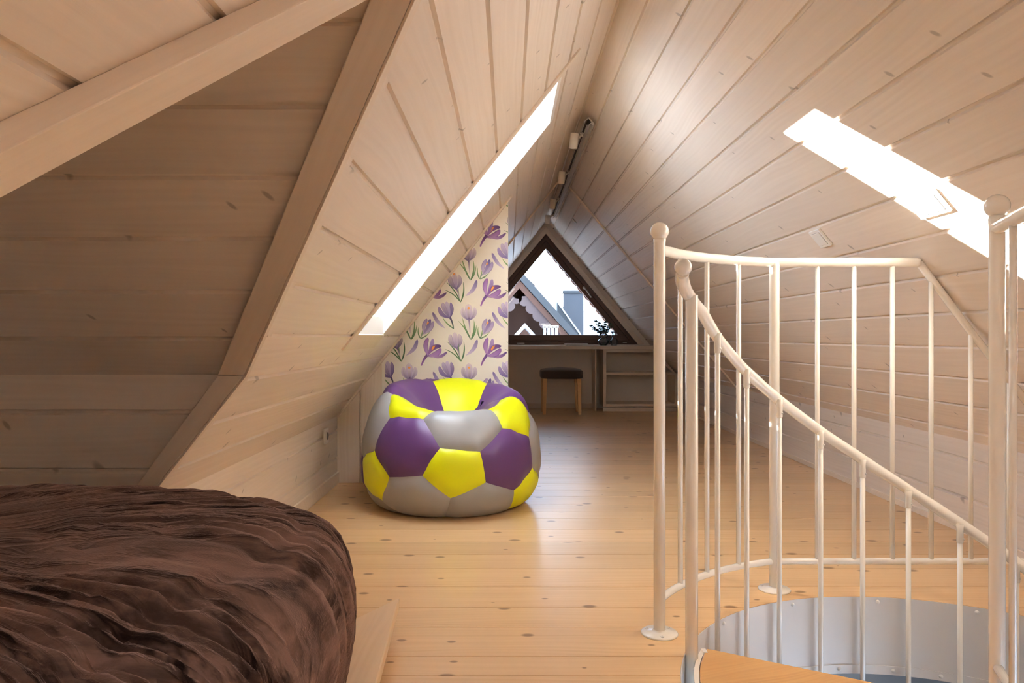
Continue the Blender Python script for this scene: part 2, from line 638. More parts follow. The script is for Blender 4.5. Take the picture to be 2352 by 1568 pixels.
ceil_l = boards_obj('ceiling_left', [boards((RX, 0, RZ), (0, 1, 0), DL, NL, 0, (RX - KL) * fl, lg, YB, YE, seed=1)], 'pine', [c_dorm, c_sky, c_sky2])
struct(ceil_l)
ceil_r = boards_obj('ceiling_right', [boards((RX, 0, RZ), (0, 1, 0), DR, NR, 0, (KR - RX) * fr, rg, YB, YE, seed=2)], 'pine')
struct(ceil_r)
wl = boards_obj('wall_left', [boards((KL, 0, KLZ), (0, 1, 0), (0, 0, -1), (1, 0, 0), 0, KLZ, [0.08, 0.24], YB, YE, seed=3)], 'pine', [c_dorm])
struct(wl)
wr = boards_obj('wall_right', [boards((KR, 0, KRZ), (0, 1, 0), (0, 0, -1), (-1, 0, 0), 0, KRZ, [0.081, 0.248], YB, YE, seed=4)], 'pine')
struct(wr)
struct(MB().box(KL, KL + 0.012, AFY, 4.17, 0, 0.066).build('baseboard_left', 'pine_obj', bevel=0.002))
struct(MB().box(KR - 0.01, KR, YB, YE, 0, 0.03).build('baseboard_right', 'pine_obj', bevel=0.002))

# ------------------------------------------------------------------ dormer over the bed
XD = -2.7
c_room = MB().prism([(KL - 0.0, -1.5, -1), (KL - 0.0, -1.5, KLZ), (RX, -1.5, RZ), (3, -1.5, RZ), (3, -1.5, -1)], (0, 6, 0))
s2 = math.sqrt(2)
yK1 = CF - ZK
vs = [0.7097 - 0.745 + 0.1144 * k for k in range(12)]
top_len = (AP[1] - ZK) * s2
far_slope = boards((0, yK1, ZK), (1, 0, 0), (0, -1, 1), (0, -1, -1), 0, top_len, [(0.8445 - ZK + 0.1144 * k) * s2 for k in range(8)], XD, 0.6, seed=5)
far_wall = boards((0, yK1, 0), (1, 0, 0), (0, 0, 1), (0, -1, 0), 0, ZK, [0.482 - 0.163 * 2, 0.482 - 0.163, 0.482, 0.642], XD, 0.6, seed=6)
yK0 = ZK - CN
near_slope = boards((0, yK0, ZK), (1, 0, 0), (0, 1, 1), (0, 1, -1), 0, top_len, [(0.8445 - ZK + 0.1144 * k) * s2 for k in range(8)], XD, 0.6, seed=7)
near_wall = boards((0, yK0, 0), (1, 0, 0), (0, 0, 1), (0, 1, 0), 0, ZK, [0.156, 0.319, 0.482, 0.642], XD, 0.6, seed=8)
for nm, b_ in (('ceiling_dormer_far', [far_slope]), ('wall_dormer_far', [far_wall]), ('ceiling_dormer_near', [near_slope]), ('wall_dormer_near', [near_wall])):
    struct(boards_obj(nm, b_, 'pine', [c_room]))
struct(MB().prism([(XD, y, z) for y, z in dorm_poly[0:1] and [(ANY, 0), (AFY, 0), (AFY, CF - AFY), AP, (ANY, CN + ANY)]], (-0.05, 0, 0)).build('wall_dormer_end', 'pine_obj'))

# valley boards round the dormer opening
def P_(y, z): return (xl(z), y, z)


ey, ez = 1.181, 1.495
nS = Vector((0, -1, -1)).normalized()
n1 = (Vector((0, 1, 1)).normalized())
x0_, x1_ = xl(ez), xl(ZK)
Ba = beam('trim_1', [(x1_, AY1, ZK), (x0_, ey, ez), (x0_ - 0.071, ey, ez), (x1_ - 0.071, AY1, ZK)], n1 * TB, 'pine_obj')
struct(Ba)
Bb = beam('trim_2', [(KL, AY1, KLZ), (x1_, AY1, ZK), (x1_ - 0.071, AY1, ZK), (KL - 0.06, AY1, KLZ - 0.01), (KL - 0.06, AY1, 0), (KL, AY1, 0)], (0, TB, 0), 'pine_obj')
struct(Bb)
# narrow edge strip on the room side of the far valley
st = 0.022
struct(beam('trim_3', [Vector(P_(AY1, ZK)), Vector(P_(ey, ez)), Vector(P_(ey + st * 1.6, ez)), Vector(P_(AY1 + st, ZK))], NL * 0.006, 'pine_obj', bevel=0.001))
struct(beam('trim_4', [Vector(P_(AY1, KLZ)), Vector(P_(AY1, ZK)), Vector(P_(AY1 + st, ZK)), Vector(P_(AY1 + st, KLZ))], NL * 0.006, 'pine_obj', bevel=0.001))
# near valley board on the room face of the slope
def nb(y, c): return Vector(P_(y, c + y))


struct(beam('trim_5', [nb(AY0, 0.3133), nb(1.18, 0.3133), nb(1.145, 0.385), nb(AY0 - 0.04, 0.385)], NL * 0.03, 'pine_obj'))

# ------------------------------------------------------------------ skylight
def skylight(nm, SKY0, SKY1):
    sky = tag(thing(nm, None, None, ((SKX0 + SKX1) / 2, (SKY0 + SKY1) / 2, zl(-0.2))), kind='structure')
    DZ = 0.484                              # vertical distance of the glass plane above the lining
    zg = lambda x: zl(x) + DZ


    zt = zl(SKX1)
    xt = (zt - 1.645 - DZ) / SL
    rv = MB()
    T = 0.02
    lowp = [(SKX0, zl(SKX0)), (SKX0, zg(SKX0)), (xt, zt), (SKX1, zt)]
    for y0_, y1_ in ((SKY0 - T, SKY0), (SKY1, SKY1 + T)):
        rv.prism([(x, y0_, z) for x, z in lowp], (0, y1_ - y0_, 0))
    # lower reveal of two boards with a groove
    z0_ = zl(SKX0)
    rv.box(SKX0 - T, SKX0, SKY0 - T, SKY1 + T, z0_ - 0.012, z0_ + 0.083)
    rv.box(SKX0 - T, SKX0, SKY0 - T, SKY1 + T, z0_ + 0.089, zg(SKX0))
    rv.prism([(xt, SKY0 - T, zt), (SKX1, SKY0 - T, zt), (SKX1 + 0.0158, SKY0 - T, zt + T), (xt, SKY0 - T, zt + T)], (0, SKY1 - SKY0 + 2 * T, 0))
    struct(MB().prism([(xt - .05, SKY0 - .3, zt + .019), (SKX1 - .02, SKY0 - .3, zt + .019), (SKX1 + .2, SKY0 - .3, zl(SKX1 + .2) + .049), (SKX1 + .2, SKY0 - .3, zl(SKX1 + .2) + .3), (xt - .05, SKY0 - .3, zt + .3)], (0, SKY1 - SKY0 + .6, 0)).build('leak_blocker', 'roofgrey'))  # unseen block above the reveal, added to stop sun leaking in
    rv.build('reveal', 'reveal', sky)
    # sash frame + pane
    gp = lambda x, y, o=0.0: Vector((x, y, zg(x))) - NL * o


    fr_ = MB()
    x0f, x1f = SKX0 - 0.02, xt + 0.03
    for (xa, xb, ya, yb) in ((x0f, x0f + 0.06, SKY0 - 0.02, SKY1 + 0.02), (x1f - 0.047, x1f, SKY0 - 0.02, SKY1 + 0.02),
                             (x0f, x1f, SKY0 - 0.02, SKY0 + 0.06), (x0f, x1f, SKY1 - 0.09, SKY1 + 0.02)):
        fr_.prism([gp(xa, ya), gp(xb, ya), gp(xb, yb), gp(xa, yb)], -NL * 0.05)
    fr_.build('sash', 'white', sky)
    MB().prism([gp(x0f, SKY0 - 0.02, 0.02), gp(x1f, SKY0 - 0.02, 0.02), gp(x1f, SKY1 + 0.02, 0.02), gp(x0f, SKY1 + 0.02, 0.02)], -NL * 0.006).build('pane', 'glass', sky)
    sky_portal('skylight_portal', gp((x0f + x1f) / 2, (SKY0 + SKY1) / 2, 0.06), NL, (x1f - x0f) * fl, SKY1 - SKY0)
    # flat casing on the room face round the opening (near side and bottom show)
    cas = MB()
    q_ = lambda x, y: Vector((x, y, zl(x)))


    cw = 0.05
    cas.prism([q_(SKX0 - cw, SKY0 - cw), q_(SKX1 + cw + .03, SKY0 - cw), q_(SKX1 + cw + .03, SKY0), q_(SKX0 - cw, SKY0)], NL * 0.008)
    cas.prism([q_(SKX0 - cw, SKY0), q_(SKX0, SKY0), q_(SKX0, SKY1), q_(SKX0 - cw, SKY1)], NL * 0.008)
    cas.build('casing', 'pine_obj', sky, bevel=0.001)


skylight('window_1', SKY0, SKY1)
skylight('added_skylight', SKB0, SKB1)

# ------------------------------------------------------------------ closet bump-out with the flower wallpaper
YW = 4.17
bx = MB()
def slp(x): return zl(x) + 0.0


bx.prism([(KL - 0.02, YW, 0), (KL - 0.02, YW, zl(KL - 0.02)), (-0.864, YW, zl(-0.864)), (-0.864, YW, 0)], (0, 0.05, 0))
bx.prism([(-0.860, YW, 0), (-0.860, YW, zl(-0.860)), (-0.735, YW, zl(-0.735)), (-0.735, YW, 0)], (0, 0.05, 0))
o = bx.build('wall_closet_boards', 'pine_obj', bevel=0.002)
o.data.transform(Matrix.Rotation(PI / 2, 4, 'Y'))
o.rotation_euler = (0, -PI / 2, 0)
struct(o)
wp = MB().prism([(-0.735, YW, 0), (-0.735, YW, zl(-0.735)), (-0.002, YW, zl(-0.002)), (-0.002, YW, 0)], (0, 0.05, 0)).build('wall_papered', 'paper')
struct(wp)
struct(MB().prism([(-0.05, YW + 0.05, 0), (-0.05, YW + 0.05, zl(-0.05)), (-0.002, YW + 0.05, zl(-0.002)), (-0.002, YW + 0.05, 0)], (0, 1.4, 0)).build('wall_closet_side', 'plaster'))

# crocus print --------------------------------------------------
PU = 4.17 / F / 3.733
def zz(x, y):
    return ((940 + x / 3.733 - 1168) / F * YW, 0.85 + (772 - (480 + y / 3.733)) / F * YW)


class Print:
    def __init__(s):
        s.v, s.f, s.c, s.k = [], [], [], 0

    def strip(s, p0, p1, wd, ca, cb, bend=0.0, prof='petal', vein=0.0, edge=None, n=16, m=6):
        s.k += 1
        d = 0.0006 + 0.00012 * (s.k % 12)
        p0, p1 = Vector(p0), Vector(p1)
        ax = p1 - p0
        L_ = ax.length
        pr = Vector((-ax.y, ax.x)) / L_
        o = len(s.v)
        for i in range(n + 1):
            t = i / n
            if prof == 'petal':
                w_ = wd * 1.62 * (t ** 0.9) * ((1 - t) ** 0.5) + wd * 0.05 * (1 - t)
            elif prof == 'leaf':
                w_ = wd * 1.5 * (t ** 0.45) * ((1 - t) ** 0.7)
            elif prof == 'stem':
                w_ = wd * (0.55 + 0.75 * t)
            else:
                w_ = wd * 1.8 * ((t * (1 - t)) ** 0.5)
            c_ = p0 + ax * t + pr * (bend * L_ * math.sin(PI * t))
            for j in range(m + 1):
                q = (j / m - 0.5)
                p = c_ + pr * (w_ * q)
                X_, Z_ = zz(p.x, p.y)
                s.v.append((X_, YW - d, Z_))
                e = abs(q) * 2
                col = [ca[k] * (1 - t) + cb[k] * t for k in range(3)]
                f_ = 1 - vein * (0.5 + 0.5 * math.sin(q * 26 + t * 2)) * (1 - 0.5 * t)
                if edge:
                    col = [col[k] * (1 - e ** 3 * .8) + edge[k] * e ** 3 * .8 for k in range(3)]
                s.c.append([max(0, col[k] * f_) for k in range(3)])
        for i in range(n):
            for j in range(m):
                a = o + i * (m + 1) + j
                s.f.append((a, a + 1, a + m + 2, a + m + 1))


def hx(h):
    r = [int(h[i:i + 2], 16) / 255 for i in (0, 2, 4)]
    return tuple(((c + 0.055) / 1.055) ** 2.4 if c > 0.04 else c / 12.92 for c in r)


pur_d, pur_m, pur_l = hx('4a2a66'), hx('8a5aa0'), hx('b48cc0')
lav_d, lav_m, lav_l = hx('5b4a80'), hx('9a86b4'), hx('c9bcd4')
pal, gd_, gl_, org = hx('d9cbd2'), hx('2f5a3c'), hx('8fae6c'), hx('e0903a')
pr = Print()


def motifs(ox, oy):
    P = lambda x, y: (x + ox, y + oy)
    # A: open crocus
    pr.strip(P(612, 832), P(668, 735), 20, pur_m, pur_d, -0.05, 'stem')
    pr.strip(P(690, 750), P(835, 715), 40, pur_l, pur_d, 0.16, vein=.2)
    pr.strip(P(668, 745), P(712, 600), 52, pur_m, lav_m, 0.05, vein=.25)
    pr.strip(P(668, 748), P(668, 592), 60, pur_l, pur_m, -0.12, vein=.2, edge=pur_d)
    pr.strip(P(668, 745), P(786, 662), 62, pur_m, pur_d, -0.18, vein=.25)
    for dx, dy in ((8, -14), (22, -18), (-4, 2)):
        pr.strip(P(700, 705), P(710 + dx, 675 + dy), 12, org, org, 0, 'oval', n=6, m=2)
    pr.strip(P(662, 752), P(786, 690), 70, pur_l, pur_m, 0.12, vein=.3, edge=pur_d)
    # C: small bud with leaves
    for q, b_ in (((588, 500), -.1), ((622, 525), .05), ((688, 542), .08)):
        pr.strip(P(604, 601), P(*q), 15, gd_, gl_, b_, 'leaf')
    pr.strip(P(604, 600), P(640, 545), 9, gl_, lav_m, -.05, 'stem')
    pr.strip(P(634, 560), P(690, 432), 46, lav_m, lav_d, 0.05, vein=.2)
    pr.strip(P(634, 560), P(660, 430), 50, lav_l, lav_m, -0.1, vein=.2, edge=lav_d)
    pr.strip(P(660, 480), P(676, 458), 15, org, org, 0, 'oval', n=6, m=2)
    pr.strip(P(632, 565), P(716, 452), 52, lav_l, lav_m, 0.12, vein=.25, edge=lav_d)
    # D: striped, leaning leaves
    for q, wd, b_ in (((315, 622), 15, .06), ((300, 690), 14, .08), ((420, 640), 14, -.05), ((463, 622), 19, .08)):
        pr.strip(P(441, 800), P(*q), wd, gd_, gd_, b_, 'leaf', edge=gl_)
    pr.strip(P(436, 780), P(400, 670), 10, pal, pur_d, 0.03, 'stem')
    pr.strip(P(402, 680), P(384, 545), 66, lav_m, pal, 0.0, vein=.2)
    pr.strip(P(375, 562), P(394, 552), 18, org, org, 0, 'oval', n=6, m=2)
    pr.strip(P(404, 690), P(345, 565), 62, lav_d, pal, -0.12, vein=.3, edge=lav_m)
    pr.strip(P(404, 690), P(424, 560), 56, lav_d, pal, 0.15, vein=.3, edge=lav_m)
    # E: upright, front view
    for q, wd, b_ in (((418, 955), 15, .05), ((455, 930), 18, -.04), ((555, 950), 20, .08), ((577, 990), 16, .08)):
        pr.strip(P(529, 1121), P(*q), wd, gd_, gl_, b_, 'leaf', edge=gd_)
    pr.strip(P(522, 1060), P(512, 930), 13, pal, pur_d, 0, 'stem')
    pr.strip(P(513, 950), P(506, 812), 92, lav_m, pal, 0.0, vein=.15)
    pr.strip(P(513, 965), P(508, 850), 40, pur_d, pal, 0.0, vein=.3)
    pr.strip(P(498, 852), P(520, 848), 20, org, org, 0, 'oval', n=6, m=2)
    pr.strip(P(510, 955), P(455, 842), 60, lav_d, pal, -0.14, vein=.3, edge=lav_l)
    pr.strip(P(516, 955), P(562, 842), 60, lav_d, pal, 0.14, vein=.3, edge=lav_l)
    # loose petals
    pr.strip(P(483, 745), P(580, 608), 50, lav_l, lav_d, 0.12, edge=lav_m)
    pr.strip(P(307, 1022), P(200, 884), 44, lav_l, lav_d, -0.08, edge=lav_m)
    # G: cupped bud with curved stem
    pr.strip(P(384, 1028), P(282, 924), 16, gd_, gl_, -.06, 'leaf')
    pr.strip(P(380, 1028), P(344, 920), 14, gd_, pur_d, 0.06, 'stem')
    pr.strip(P(348, 930), P(318, 792), 60, lav_m, lav_l, 0.0, vein=.2)
    pr.strip(P(348, 935), P(250, 838), 56, lav_d, lav_m, -0.16, vein=.2)
    pr.strip(P(348, 932), P(283, 802), 58, lav_d, lav_l, -0.05, vein=.25, edge=lav_m)
    pr.strip(P(350, 935), P(354, 800), 46, lav_d, lav_m, 0.1, vein=.25, edge=pur_d)


for i in range(-2, 2):
    for j in range(-3, 4):
        motifs(i * 512.5 + j * 4, j * 509)
me = bpy.data.meshes.new('flower_print')
me.from_pydata(pr.v, [], pr.f)
ca = me.color_attributes.new('col', 'FLOAT_COLOR', 'POINT')
ca.data.foreach_set('color', [v for c in pr.c for v in (*c, 1)])
bm = bmesh.new(); bm.from_mesh(me)
def clip(co, no):
    bmesh.ops.bisect_plane(bm, geom=list(bm.verts) + list(bm.edges) + list(bm.faces), plane_co=co, plane_no=no, clear_outer=True)


clip((-0.004, 0, 0), (1, 0, 0))
clip((-0.715, 0, 0), (-1, 0, 0))
clip((0, 0, zl(0) - 0.008), (-SL, 0, 1))
clip((0, 0, 0.03), (0, 0, -1))
bm.to_mesh(me); bm.free()
me.materials.append(M['print'])
fo = bpy.data.objects.new('flower_print', me)
COL.objects.link(fo); fo.parent = wp

# slim strips on the slopes
def strip(name, y0, y1, left=True, right=True, xmin=KL, h=0.014):
    mb = MB()
    if left:
        a, b_ = Vector((xmin, y0, zl(xmin))), Vector((RX, y0, RZ))
        mb.prism([a, b_, b_ + NL * h, a + NL * h], (0, y1 - y0, 0))
    if right:
        a, b_ = Vector((KR, y0, KRZ)), Vector((RX, y0, RZ))
        mb.prism([a, b_, b_ + NR * h, a + NR * h], (0, y1 - y0, 0))
    return struct(mb.build(name, 'pine_obj', bevel=0.002))


mb = MB()
a, b_ = Vector((KL, YW - 0.03, zl(KL))), Vector((0.012, YW - 0.03, zl(0.012)))
mb.prism([a, b_, b_ + NL * 0.012, a + NL * 0.012], (0, 0.03, 0))
struct(mb.build('trim_6', 'pine_obj', bevel=0.002))
strip('trim_7', 6.15, 6.185)

# ------------------------------------------------------------------ floor with the round stair well
C = Vector((1.1185, 1.645, 0))
RW = 0.705
fg = [1.80, 1.908, 2.10, 2.251, 2.439]
y = 2.439
rr = random.Random(5)
while y < YE:
    y += rr.choice([0.19, 0.15, 0.17, 0.13, 0.19]); fg.append(y)
y = 1.80
while y > YB:
    y -= rr.choice([0.19, 0.15, 0.11]); fg.append(y)
well = MB()
n = 128
well.prism([(C.x + RW * math.cos(2 * PI * k / n), C.y + RW * math.sin(2 * PI * k / n), -0.5) for k in range(n)], (0, 0, 1))
fb = boards((0, YB, 0), (1, 0, 0), (0, 1, 0), (0, 0, 1), 0, YE - YB, [g - YB for g in fg], XD, KR, t=0.02, gw=0.0016, gd=0.003, seed=9)
floor = boards_obj('floor', [fb], 'floor', [well])
struct(floor)
sl_ = MB().box(XD, KR, YB, YE, -0.25, -0.021).build('floor_slab', 'plaster')
cut(sl_, [well]); struct(sl_)
# sheet lining
lin = MB()
n = 160
def ring(mb, r, z0, z1, t=0.002, a0=0, a1=360, n=160, mi=0):
    V = []
    Fc = []
    full = abs(a1 - a0) >= 360
    m = n if full else n + 1
    for k in range(m):
        a = math.radians(a0 + (a1 - a0) * k / n)
        for (q, z) in ((r, z0), (r, z1), (r - t, z1), (r - t, z0)):
            V.append((C.x + q * math.cos(a), C.y + q * math.sin(a), z))
    for k in range(n):
        j = (k + 1) % m
        for e in range(4):
            Fc.append((k * 4 + e, k * 4 + (e + 1) % 4, j * 4 + (e + 1) % 4, j * 4 + e))
    mb.add(V, Fc, mi, False)
    if not full:
        mb.add([V[0], V[1], V[2], V[3]], [(0, 1, 2, 3)], mi)
        mb.add(V[-4:], [(0, 1, 2, 3)], mi)


ring(lin, RW - 0.0005, -0.222, -0.001, 0.0015)
lin = lin.build('well_lining', 'sheet')
tag(lin, 'curved white sheet metal lining inside the round stair opening', 'lining')
for p in lin.data.polygons: p.use_smooth = True
lin.data.set_sharp_from_angle(angle=math.radians(30))
band = MB(); ring(band, RW - 0.0025, -0.250, -0.222, 0.003)
band = band.build('edge_band', 'sheet', lin)
scm = []
for a in [106.7, 132.0, 160, 60, 35, 82]:
    pass
def wall_screw(a, z, r=RW - 0.003, par=lin):
    a = math.radians(a)
    p = Vector((C.x + r * math.cos(a), C.y + r * math.sin(a), z))
    d = Vector((-math.cos(a), -math.sin(a), 0))
    mb = MB()
    mb.lathe(p, [(0.0065, 0), (0.006, 0.002), (0.0035, 0.0032)], 14, 0, d)
    mb.lathe(p + d * 0.0032, [(0.0035, 0), (0.0028, 0.001), (0, 0.001)], 10, 0, d)
    return mb.build('screw', 'plastic', par)


for a in (106.7, 132.0, 157, 83, 60, 35): wall_screw(a, -0.0155)
for a in (107, 93.2, 79.3, 68.0, 55, 121): wall_screw(a, -0.235, RW - 0.006)

# lower storey
LZ = -2.62
lf = boards_obj('floor_lower', [boards((0, -1.5, LZ), (1, 0, 0), (0, 1, 0), (0, 0, 1), 0, 9.0, [0.15 * k for k in range(1, 60)], -2.5, 2.0, t=0.05, seed=10)], 'lowfloor')
struct(lf)
lw_ = MB()
lw_.box(-2.5, 2.0, 7.3, 7.4, LZ, -0.25)
struct(lw_.build('wall_lower_far', 'lowplaster'))
struct(MB().box(-2.6, -2.5, -1.5, 7.4, LZ, -0.25).build('wall_lower_left', 'lowplaster'))
lr = MB().box(1.95, 2.05, -1.5, 7.4, LZ, -0.25).build('wall_lower_right', 'lowplaster')
cut(lr, [MB().box(1.8, 2.2, 0.4, 2.2, -1.9, -0.7)])
struct(lr)
added_win = tag(thing('added_lower_window', None, None, (2.0, 1.3, -1.9)), kind='structure')  # unseen window, added to light the stair well from below
fm = MB()
for (ya, yb_, za, zb_) in ((0.4, 0.46, -1.9, -0.7), (2.14, 2.2, -1.9, -0.7), (0.4, 2.2, -1.9, -1.84), (0.4, 2.2, -0.76, -0.7), (1.27, 1.33, -1.9, -0.7)):
    fm.box(1.97, 2.03, ya, yb_, za, zb_)
fm.build('frame', 'white', added_win)
MB().box(2.0, 2.006, 0.4, 2.2, -1.9, -0.7).build('pane', 'glass_dark', added_win)
sky_portal('added_window_portal', (2.1, 1.3, -1.3), (-1, 0, 0), 1.2, 1.8)
struct(MB().box(-2.5, 2.0, -1.6, -1.5, LZ, -0.25).build('wall_lower_near', 'lowplaster'))
lowl = bpy.data.lights.new('lower_room_fill', 'AREA')  # fill light with no visible fitting, added to brighten the lower room
lowl.shape = 'DISK'; lowl.size = 0.5; lowl.energy = 6; lowl.color = (0.85, 0.92, 1.0)
lo = bpy.data.objects.new('lower_room_fill', lowl); lo.location = (0.6, 4.6, -0.35); COL.objects.link(lo)

# ------------------------------------------------------------------ end wall with triangular window
TX = 0.444
def tri(zt_, zb, sl=1.2):
    h = (zt_ - zb) / sl
    return [(TX - h, zb), (TX + h, zb), (TX, zt_)]


ew = MB()
ew.prism([(KL - .1, YE, 0), (KR + .1, YE, 0), (KR + .1, YE, KRZ + .05), (RX, YE, RZ + 0.1), (KL - .1, YE, KLZ)], (0, 0.25, 0))
ew = ew.build('wall_end', 'plaster')
cut(ew, [MB().prism([(x, YE - 0.1, z) for x, z in tri(2.064, 0.752)], (0, 0.6, 0))])
struct(ew)
struct(MB().box(KL, 1.05, YE - 0.012, YE, 0, 0.055).build('baseboard_end', 'deskwood', bevel=0.002))


def tri_ring(mb, o, i, y0, y1):
    for k in range(3):
        a, b_ = o[k], o[(k + 1) % 3]
        c_, d_ = i[(k + 1) % 3], i[k]
        mb.prism([(a[0], y0, a[1]), (b_[0], y0, b_[1]), (c_[0], y0, c_[1]), (d_[0], y0, d_[1])], (0, y1 - y0, 0))
    return mb


win = tag(thing('window_2', None, None, (TX, YE, 0.75)), kind='structure')
t0, t1, t2, t3 = tri(2.152, 0.752), tri(2.064, 0.752), tri(1.99, 0.795), tri(1.894, 0.8655)
cs = MB()
for k in (1, 2):
    a, b_ = t0[k], t0[(k + 1) % 3]
    c_, d_ = t1[(k + 1) % 3], t1[k]
    cs.prism([(a[0], YE - 0.02, a[1]), (b_[0], YE - 0.02, b_[1]), (c_[0], YE - 0.02, c_[1]), (d_[0], YE - 0.02, d_[1])], (0, 0.02, 0))
cs.build('casing', 'pine_obj', win, bevel=0.002)
tri_ring(MB(), t1, t2, YE + 0.0, YE + 0.1).build('frame', 'darkwood', win, bevel=0.003)
tri_ring(MB(), t2, t3, YE + 0.012, YE + 0.085).build('sash', 'darkwood', win, bevel=0.004)
MB().prism([(x, YE + 0.05, z) for x, z in tri(1.90, 0.862)], (0, 0.006, 0)).build('pane', 'glass_dark', win)
hm = MB()
hp = Vector((0.895, YE + 0.005, 1.425))
hm.lathe(hp, [(0.0, -.03), (0.016, -0.03), (0.016, 0.006), (0.0, 0.006)], 16, 0, (0, 1, 0))
hm.tube([hp + Vector((0, -0.035, 0)), hp + Vector((0.03, -0.04, -0.035)), hp + Vector((0.085, -0.038, -0.115))], [0.010, 0.009, 0.008], 10)
hm.build('handle', 'handle', win)
lm = MB()
lm.box(0.10, 0.19, YE - 0.012, YE, 0.760, 0.772)
lm.build('latch', 'handle', win, bevel=0.002)
lm = MB()
lm.tube([(1.36, YE - 0.002, 0.775), (1.36, YE - 0.03, 0.775), (1.40, YE - 0.035, 0.775)], 0.006, 8)
lm.build('latch', 'handle', win)
sky_portal('window_portal', (TX, YE + 0.12, 1.35), (0, -1, 0), 1.8, 1.1)

# back gable behind the camera
bw = MB().prism([(KL - .1, YB, 0), (KR + .1, YB, 0), (KR + .1, YB, KRZ + .05), (RX, YB, RZ + 0.1), (KL - .1, YB, KLZ)], (0, -0.15, 0)).build('wall_back', 'plaster')
struct(bw)

# ------------------------------------------------------------------ roof overhang outside, carved bargeboards
ov = MB()
y0_, y1_ = YE + 0.25, 9.72
for A_, Bx in (((RX, RZ), (KL - 0.6, zl(KL - 0.6))), ((RX, RZ), (KR + 0.6, zr(KR + 0.6)))):
    ov.prism([(A_[0], YE, A_[1]), (Bx[0], YE, Bx[1]), (Bx[0], YE, Bx[1] + 0.12), (A_[0], YE, A_[1] + 0.12)], (0, y1_ - YE, 0))
struct(ov.build('roof_overhang', 'darkwood'))


def scallop_board(name, p0, p1, wd, yy, t, amp, per, side, mat, parent=None, kind=True):
    p0, p1 = Vector(p0), Vector(p1)
    ax = (p1 - p0); L_ = ax.length; ax = ax / L_
    nn = Vector((-ax.y, ax.x)) * side
    m = int(L_ / per) * 10
    lower = []
    for i in range(m + 1):
        s_ = L_ * i / m
        ph = (s_ / per) % 1.0
        lower.append(p0 + ax * s_ + nn * (wd + amp * math.sqrt(max(0, 1 - (2 * ph - 1) ** 2))))
    mb = MB()
    V = []
    for i, q in enumerate(lower):
        u = p0 + ax * (L_ * i / m)
        V += [(u.x, yy, u.y), (q.x, yy, q.y), (u.x, yy + t, u.y), (q.x, yy + t, q.y)]
    Fc = []
    for i in range(m):
        a = i * 4; b_ = a + 4
        Fc += [(a, a + 1, b_ + 1, b_), (a + 2, b_ + 2, b_ + 3, a + 3), (a, b_, b_ + 2, a + 2), (a + 1, a + 3, b_ + 3, b_ + 1)]
    Fc += [(0, 2, 3, 1), (m * 4, m * 4 + 1, m * 4 + 3, m * 4 + 2)]
    mb.add(V, Fc)
    return mb.build(name, mat, parent)


bb = scallop_board('trim_8', (RX, RZ + 0.1), (KR + 0.6, zr(KR + 0.6) + 0.1), 0.142, 9.70, 0.03, 0.022, 0.13, -1, 'darkwood')
struct(bb)
bb = scallop_board('trim_9', (KL - 0.6, zl(KL - 0.6) + 0.1), (RX, RZ + 0.1), 0.142, 9.70, 0.03, 0.022, 0.13, -1, 'darkwood')
struct(bb)

# ------------------------------------------------------------------ outside: neighbouring gable, chimney, mountain
def out(px, py, Y): return ((px - 1168) / F * Y, 0.85 + (772 - py) / F * Y)


nh = thing('neighbour_house', 'neighbouring wooden house with dark sheet roof edge and scalloped gable boards outside the window', 'house', (0.21, 14, -5))
YN = 14.0
ax_, az_ = out(1193, 618, YN)
rx_, rz_ = out(1322, 762, YN)
sn = (az_ - rz_) / (rx_ - ax_)
rf = MB()
for sg in (-1, 1):
    e = 3.4
    th = 0.19
    rf.prism([(ax_, YN, az_), (ax_ + sg * e, YN, az_ - sn * e), (ax_ + sg * e, YN, az_ - sn * e - th), (ax_, YN, az_ - th)], (0, 2.2, 0))
rf.build('roof', 'roofgrey', nh)
gw_ = MB().prism([(ax_ - 3, YN + 0.9, az_ - sn * 3 - th), (ax_ + 3, YN + 0.9, az_ - sn * 3 - th), (ax_, YN + 0.9, az_ - th)], (0, 0.1, 0))
gw_.box(ax_ - 3, ax_ + 3, YN + .9, YN + 2.2, -5.5, az_ - sn * 3 - th)
gw_.build('wall', 'redwood', nh)
for sg in (1, -1):
    p0, p1 = (ax_, az_ - th - 0.02), (ax_ + sg * 2.6, az_ - th - 0.02 - sn * 2.6)
    # plain red fascia then the scalloped board below it
    mb = MB(); d = 0.16
    mb.prism([(p0[0], YN + 0.05, p0[1]), (p1[0], YN + 0.05, p1[1]), (p1[0], YN + 0.05, p1[1] - d), (p0[0], YN + 0.05, p0[1] - d)], (0, 0.03, 0))
    mb.build('fascia', 'redwood', nh)
    q0, q1 = (ax_ - sg * 0.16, az_ - th - 0.16 + sn * 0.16), (ax_ + sg * 2.6, az_ - th - 0.16 - sn * 2.6)
    if sg > 0:
        scallop_board('bargeboard', q0, q1, 0.13, YN + 0.1, 0.03, 0.075, 0.20, -1, 'greyboard', nh)
    else:
        scallop_board('bargeboard', q1, q0, 0.13, YN + 0.1, 0.03, 0.075, 0.20, -1, 'greyboard', nh)
